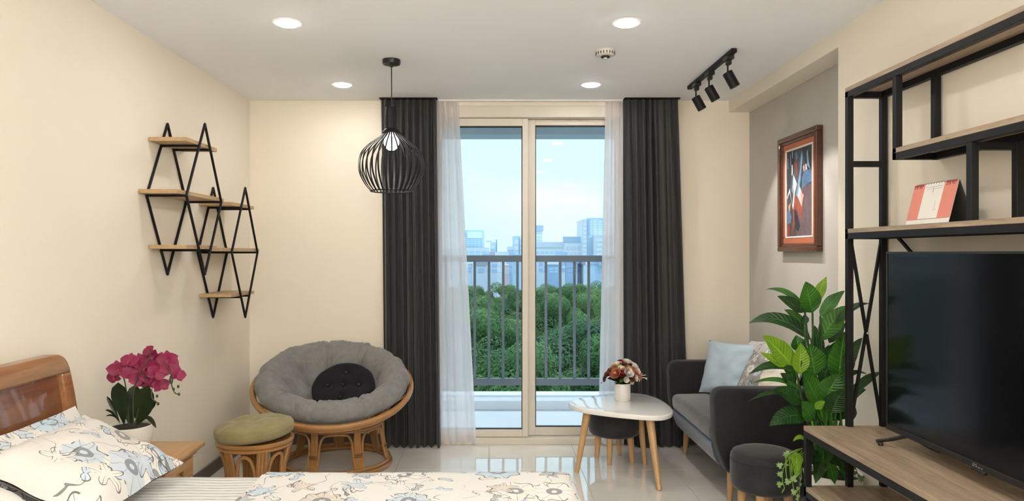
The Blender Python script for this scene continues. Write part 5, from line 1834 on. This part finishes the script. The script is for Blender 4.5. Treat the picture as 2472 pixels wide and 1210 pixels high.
# ------------------------------------------------------------------ tall leafy plant
GX, GY = 1.69, 3.50
pp = thing('potted_plant', 'tall broad-leaved green plant in a white pot beside the media rack', 'plant', (GX, GY, 0))
obj('pot', MB().lathe([(0.0005, 0.0), (0.095, 0.0), (0.10, 0.006), (0.134, 0.38), (0.137, 0.40), (0.134, 0.404), (0.128, 0.40), (0.124, 0.36), (0.0005, 0.355)], 36, c=(GX, GY, 0)), 'ceramic_plain', pp)
obj('soil', MB().lathe([(0.0005, 0.355), (0.125, 0.355), (0.125, 0.372), (0.06, 0.38), (0.0005, 0.383)], 28, c=(GX, GY, 0)), 'soil', pp)
gp = lambda x, y, Y: at(1780 + x * 0.4709, 640 + y * 0.4709, Y)
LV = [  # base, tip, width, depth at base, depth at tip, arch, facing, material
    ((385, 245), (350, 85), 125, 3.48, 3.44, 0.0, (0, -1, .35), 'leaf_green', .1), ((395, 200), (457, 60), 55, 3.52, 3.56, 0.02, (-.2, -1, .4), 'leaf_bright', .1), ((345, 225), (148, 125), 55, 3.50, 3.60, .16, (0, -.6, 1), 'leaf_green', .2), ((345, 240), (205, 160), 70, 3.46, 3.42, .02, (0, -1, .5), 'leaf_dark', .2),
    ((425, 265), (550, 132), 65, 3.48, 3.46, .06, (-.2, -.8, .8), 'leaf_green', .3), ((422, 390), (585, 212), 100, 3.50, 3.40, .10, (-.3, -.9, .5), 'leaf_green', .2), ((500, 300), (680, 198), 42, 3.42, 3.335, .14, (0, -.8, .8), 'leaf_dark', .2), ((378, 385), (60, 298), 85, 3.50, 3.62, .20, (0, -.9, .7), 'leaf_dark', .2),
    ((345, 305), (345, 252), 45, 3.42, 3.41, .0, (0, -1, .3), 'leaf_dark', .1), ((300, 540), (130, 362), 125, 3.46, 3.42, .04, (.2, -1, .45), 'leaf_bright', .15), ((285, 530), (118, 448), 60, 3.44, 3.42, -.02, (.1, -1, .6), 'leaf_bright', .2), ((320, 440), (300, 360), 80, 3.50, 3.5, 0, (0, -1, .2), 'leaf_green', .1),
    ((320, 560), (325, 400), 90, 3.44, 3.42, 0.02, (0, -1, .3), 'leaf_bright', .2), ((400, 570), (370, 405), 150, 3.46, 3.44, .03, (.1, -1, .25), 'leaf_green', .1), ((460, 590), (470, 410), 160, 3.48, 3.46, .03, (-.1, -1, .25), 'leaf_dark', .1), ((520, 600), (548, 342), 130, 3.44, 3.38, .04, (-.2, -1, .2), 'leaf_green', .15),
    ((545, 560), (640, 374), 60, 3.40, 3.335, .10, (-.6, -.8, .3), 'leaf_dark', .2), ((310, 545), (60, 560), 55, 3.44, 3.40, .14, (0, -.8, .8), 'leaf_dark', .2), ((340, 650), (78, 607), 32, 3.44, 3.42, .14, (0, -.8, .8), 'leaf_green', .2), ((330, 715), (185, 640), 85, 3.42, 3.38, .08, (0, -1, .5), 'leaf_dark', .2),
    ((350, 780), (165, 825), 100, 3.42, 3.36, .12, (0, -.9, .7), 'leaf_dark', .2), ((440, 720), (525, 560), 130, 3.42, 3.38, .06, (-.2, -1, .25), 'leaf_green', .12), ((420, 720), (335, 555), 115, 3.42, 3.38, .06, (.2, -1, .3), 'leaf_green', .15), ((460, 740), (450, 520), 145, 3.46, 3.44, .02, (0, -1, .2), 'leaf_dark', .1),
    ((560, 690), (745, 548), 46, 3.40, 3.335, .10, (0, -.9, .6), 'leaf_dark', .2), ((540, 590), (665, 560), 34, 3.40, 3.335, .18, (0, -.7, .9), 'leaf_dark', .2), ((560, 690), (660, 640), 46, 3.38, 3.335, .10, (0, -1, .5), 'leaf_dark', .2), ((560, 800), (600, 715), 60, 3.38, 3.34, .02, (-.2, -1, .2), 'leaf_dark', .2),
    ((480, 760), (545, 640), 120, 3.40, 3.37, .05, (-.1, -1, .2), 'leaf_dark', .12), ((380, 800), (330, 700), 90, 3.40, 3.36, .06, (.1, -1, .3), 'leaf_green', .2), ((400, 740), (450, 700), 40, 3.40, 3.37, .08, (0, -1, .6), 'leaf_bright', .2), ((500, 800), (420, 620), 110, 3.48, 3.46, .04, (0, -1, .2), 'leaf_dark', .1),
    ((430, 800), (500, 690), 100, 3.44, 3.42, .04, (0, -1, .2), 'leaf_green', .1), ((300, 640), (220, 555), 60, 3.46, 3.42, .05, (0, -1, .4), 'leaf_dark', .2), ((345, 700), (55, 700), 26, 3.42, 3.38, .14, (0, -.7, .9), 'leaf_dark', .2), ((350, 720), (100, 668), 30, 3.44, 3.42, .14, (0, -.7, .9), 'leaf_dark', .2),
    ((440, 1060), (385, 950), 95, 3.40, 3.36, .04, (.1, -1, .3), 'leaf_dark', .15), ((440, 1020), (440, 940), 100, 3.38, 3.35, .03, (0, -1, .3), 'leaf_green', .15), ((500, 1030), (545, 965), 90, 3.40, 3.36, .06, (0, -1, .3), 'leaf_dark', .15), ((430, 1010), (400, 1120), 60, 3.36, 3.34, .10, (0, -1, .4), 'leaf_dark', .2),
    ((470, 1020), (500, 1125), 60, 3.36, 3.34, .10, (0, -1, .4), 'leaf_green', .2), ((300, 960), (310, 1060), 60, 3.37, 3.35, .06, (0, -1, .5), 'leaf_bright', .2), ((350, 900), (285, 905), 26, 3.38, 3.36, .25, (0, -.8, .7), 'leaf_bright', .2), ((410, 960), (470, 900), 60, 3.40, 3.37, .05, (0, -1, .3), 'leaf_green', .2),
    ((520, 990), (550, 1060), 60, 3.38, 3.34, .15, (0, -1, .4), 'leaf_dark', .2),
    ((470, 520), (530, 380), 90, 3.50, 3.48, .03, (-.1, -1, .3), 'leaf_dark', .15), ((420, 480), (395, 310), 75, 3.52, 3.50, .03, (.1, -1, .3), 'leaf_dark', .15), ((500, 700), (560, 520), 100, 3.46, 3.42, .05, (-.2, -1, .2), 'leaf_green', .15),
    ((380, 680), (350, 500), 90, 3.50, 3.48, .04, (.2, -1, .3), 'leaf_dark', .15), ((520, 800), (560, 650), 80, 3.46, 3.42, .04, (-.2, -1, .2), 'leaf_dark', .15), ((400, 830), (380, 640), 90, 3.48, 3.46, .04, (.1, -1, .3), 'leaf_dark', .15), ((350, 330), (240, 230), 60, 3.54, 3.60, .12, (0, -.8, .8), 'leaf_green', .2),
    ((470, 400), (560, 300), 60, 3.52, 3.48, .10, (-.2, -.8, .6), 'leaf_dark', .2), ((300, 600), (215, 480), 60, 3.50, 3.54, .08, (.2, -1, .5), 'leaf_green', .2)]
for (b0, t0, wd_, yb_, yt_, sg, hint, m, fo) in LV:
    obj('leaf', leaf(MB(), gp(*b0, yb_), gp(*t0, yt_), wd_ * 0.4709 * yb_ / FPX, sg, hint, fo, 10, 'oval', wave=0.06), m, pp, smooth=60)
rnd = random.Random(8)
for (x, y, Y) in ((385, 245, 3.48), (420, 385, 3.50), (345, 300, 3.46), (378, 380, 3.50), (300, 540, 3.46), (400, 570, 3.46), (460, 590, 3.48), (520, 600, 3.44), (440, 720, 3.42), (420, 720, 3.42), (330, 715, 3.42), (560, 690, 3.40), (480, 760, 3.40), (350, 780, 3.42), (380, 800, 3.40), (500, 800, 3.48), (345, 230, 3.49), (425, 262, 3.48)):
    p = gp(x, y, Y)
    q = Vector((GX + rnd.uniform(-.07, .07), GY + rnd.uniform(-.05, .07), 0.37))
    mid = p * 0.45 + q * 0.55 + Vector((0, 0.0, 0.02))
    mid.x = p.x * 0.6 + q.x * 0.4
    obj('stem', MB().tube(catmull([q, mid, p], 6), 0.005, 7), rnd.choice(['leaf_green', 'leaf_dark', 'leaf_bright']), pp)
for k in range(9):     # short upright blades at the foot of the plant
    p = gp(400 + k * 16 + rnd.uniform(-8, 8), 720 + rnd.uniform(-20, 70), 3.40)
    q = Vector((GX + rnd.uniform(-.08, .06), GY - 0.06 + rnd.uniform(-.02, .05), 0.37))
    obj('blade', leaf(MB(), q, p, 0.016, 0.02, (0, -1, .2), 0.3, 8, 'strap'), 'leaf_green', pp, smooth=60)

# ivy hanging over the pot rim
iv = thing('trailing_ivy', 'pale variegated ivy trailing over the white plant pot', 'plant', (1.62, 3.37, 0.40))
ip = lambda x, y, Y: at(1860 + x / 8.065, 1060 + y / 8.065, Y)
iv_out = [(0, -0.2), (0.35, -0.38), (0.5, -0.02), (0.28, 0.12), (0.36, 0.48), (0.12, 0.36), (0, 0.72), (-0.12, 0.36), (-0.36, 0.48), (-0.28, 0.12), (-0.5, -0.02), (-0.35, -0.38)]
im = MB()
V = [(0, 0.1, 0.03)] + [(x, y, -0.06 * abs(x) * 2) for x, y in iv_out]
im.add(V, [(0, i + 1, (i + 1) % 12 + 1) for i in range(12)])
ivm = im.mesh('leaf', 'leaf_ivy', 60)
vines = [[(620, 190), (430, 300), (330, 430), (240, 620), (235, 830), (270, 960), (220, 1050)], [(620, 230), (480, 400), (420, 620), (430, 850), (470, 1040), (530, 1160)], [(640, 260), (590, 500), (600, 720), (570, 900), (560, 1080), (540, 1190)], [(700, 200), (600, 300), (350, 400), (300, 600), (320, 780)]]
for s_ in vines:
    obj('vine', MB().tube(catmull([ip(x, y, 3.40 - 0.02 * (i > 0)) for i, (x, y) in enumerate(s_)], 5), 0.0022, 6), 'leaf_bright', iv)
for (x, y, sz, r, Y) in ((330, 300, 150, 1.8, 3.39), (190, 520, 130, 1.2, 3.37), (200, 690, 130, 1.4, 3.37), (185, 890, 130, .8, 3.37), (460, 780, 150, 1.7, 3.355), (340, 830, 130, 2.6, 3.36), (460, 1030, 130, 2.9, 3.36), (540, 970, 80, .5, 3.36), (590, 760, 80, 3.0, 3.36), (310, 510, 90, .6, 3.38), (540, 1110, 70, 2.4, 3.36), (520, 1170, 70, 3.6, 3.36), (240, 990, 30, 0, 3.37), (590, 880, 70, 3.1, 3.36), (470, 330, 110, 1.2, 3.38)):
    p = ip(x, y, Y)
    f = sz / 8.065 * Y / FPX
    o = obj('leaf', ivm, None, iv, world=False)
    dr = Vector((rnd.uniform(-.3, .3), -1, rnd.uniform(0, .5))).normalized()
    o.matrix_parent_inverse = WM[iv.name].inverted()
    o.matrix_basis = Matrix.Translation(p) @ dr.to_track_quat('Z', 'Y').to_matrix().to_4x4() @ Matrix.Rotation(r, 4, 'Z') @ Matrix.Diagonal((f, f, f, 1))
for (b0, t0, m_, t1) in (((640, 340), (340, 330), 30, (310, 760)), ((640, 350), (400, 340), 30, (390, 720)), ((650, 360), (470, 350), 26, (420, 700)), ((620, 190), (480, 230), 22, (320, 440)), ((560, 480), (600, 560), 22, (610, 780))):
    P = catmull([ip(*b0, 3.40), ip(*t0, 3.36), ip(t1[0] - 10, (t0[1] + t1[1]) / 2, 3.355), ip(*t1, 3.355)], 6)
    obj('blade', MB().tube(P, 0.004, 6, radii=[0.004 * (1 - 0.6 * i / len(P)) for i in range(len(P))]), 'leaf_bright', iv)
obj('leaf', leaf(MB(), ip(540, 430, 3.38), ip(500, 760, 3.355), 190 / 8.065 * 3.36 / FPX, .04, (0, -1, .3), .2, 8), 'leaf_bright', iv, smooth=60)
for (x, y, sz, r) in ((1640, 650, 120, 2.6), (1770, 760, 150, 3.0), (1640, 560, 80, 1.2)):
    p = ip(x, y, 3.33)
    f = sz / 8.065 * 3.33 / FPX
    o = obj('leaf', ivm, None, iv, world=False)
    o.matrix_parent_inverse = WM[iv.name].inverted()
    o.matrix_basis = Matrix.Translation(p) @ Vector((0, -1, .3)).to_track_quat('Z', 'Y').to_matrix().to_4x4() @ Matrix.Rotation(r, 4, 'Z') @ Matrix.Diagonal((f, f, f, 1))
obj('vine', MB().tube(catmull([Vector((1.74, 3.42, 0.40)), ip(1640, 560, 3.34), ip(1700, 690, 3.335), ip(1770, 760, 3.335)], 5), 0.002, 6), 'stem_dark', iv)
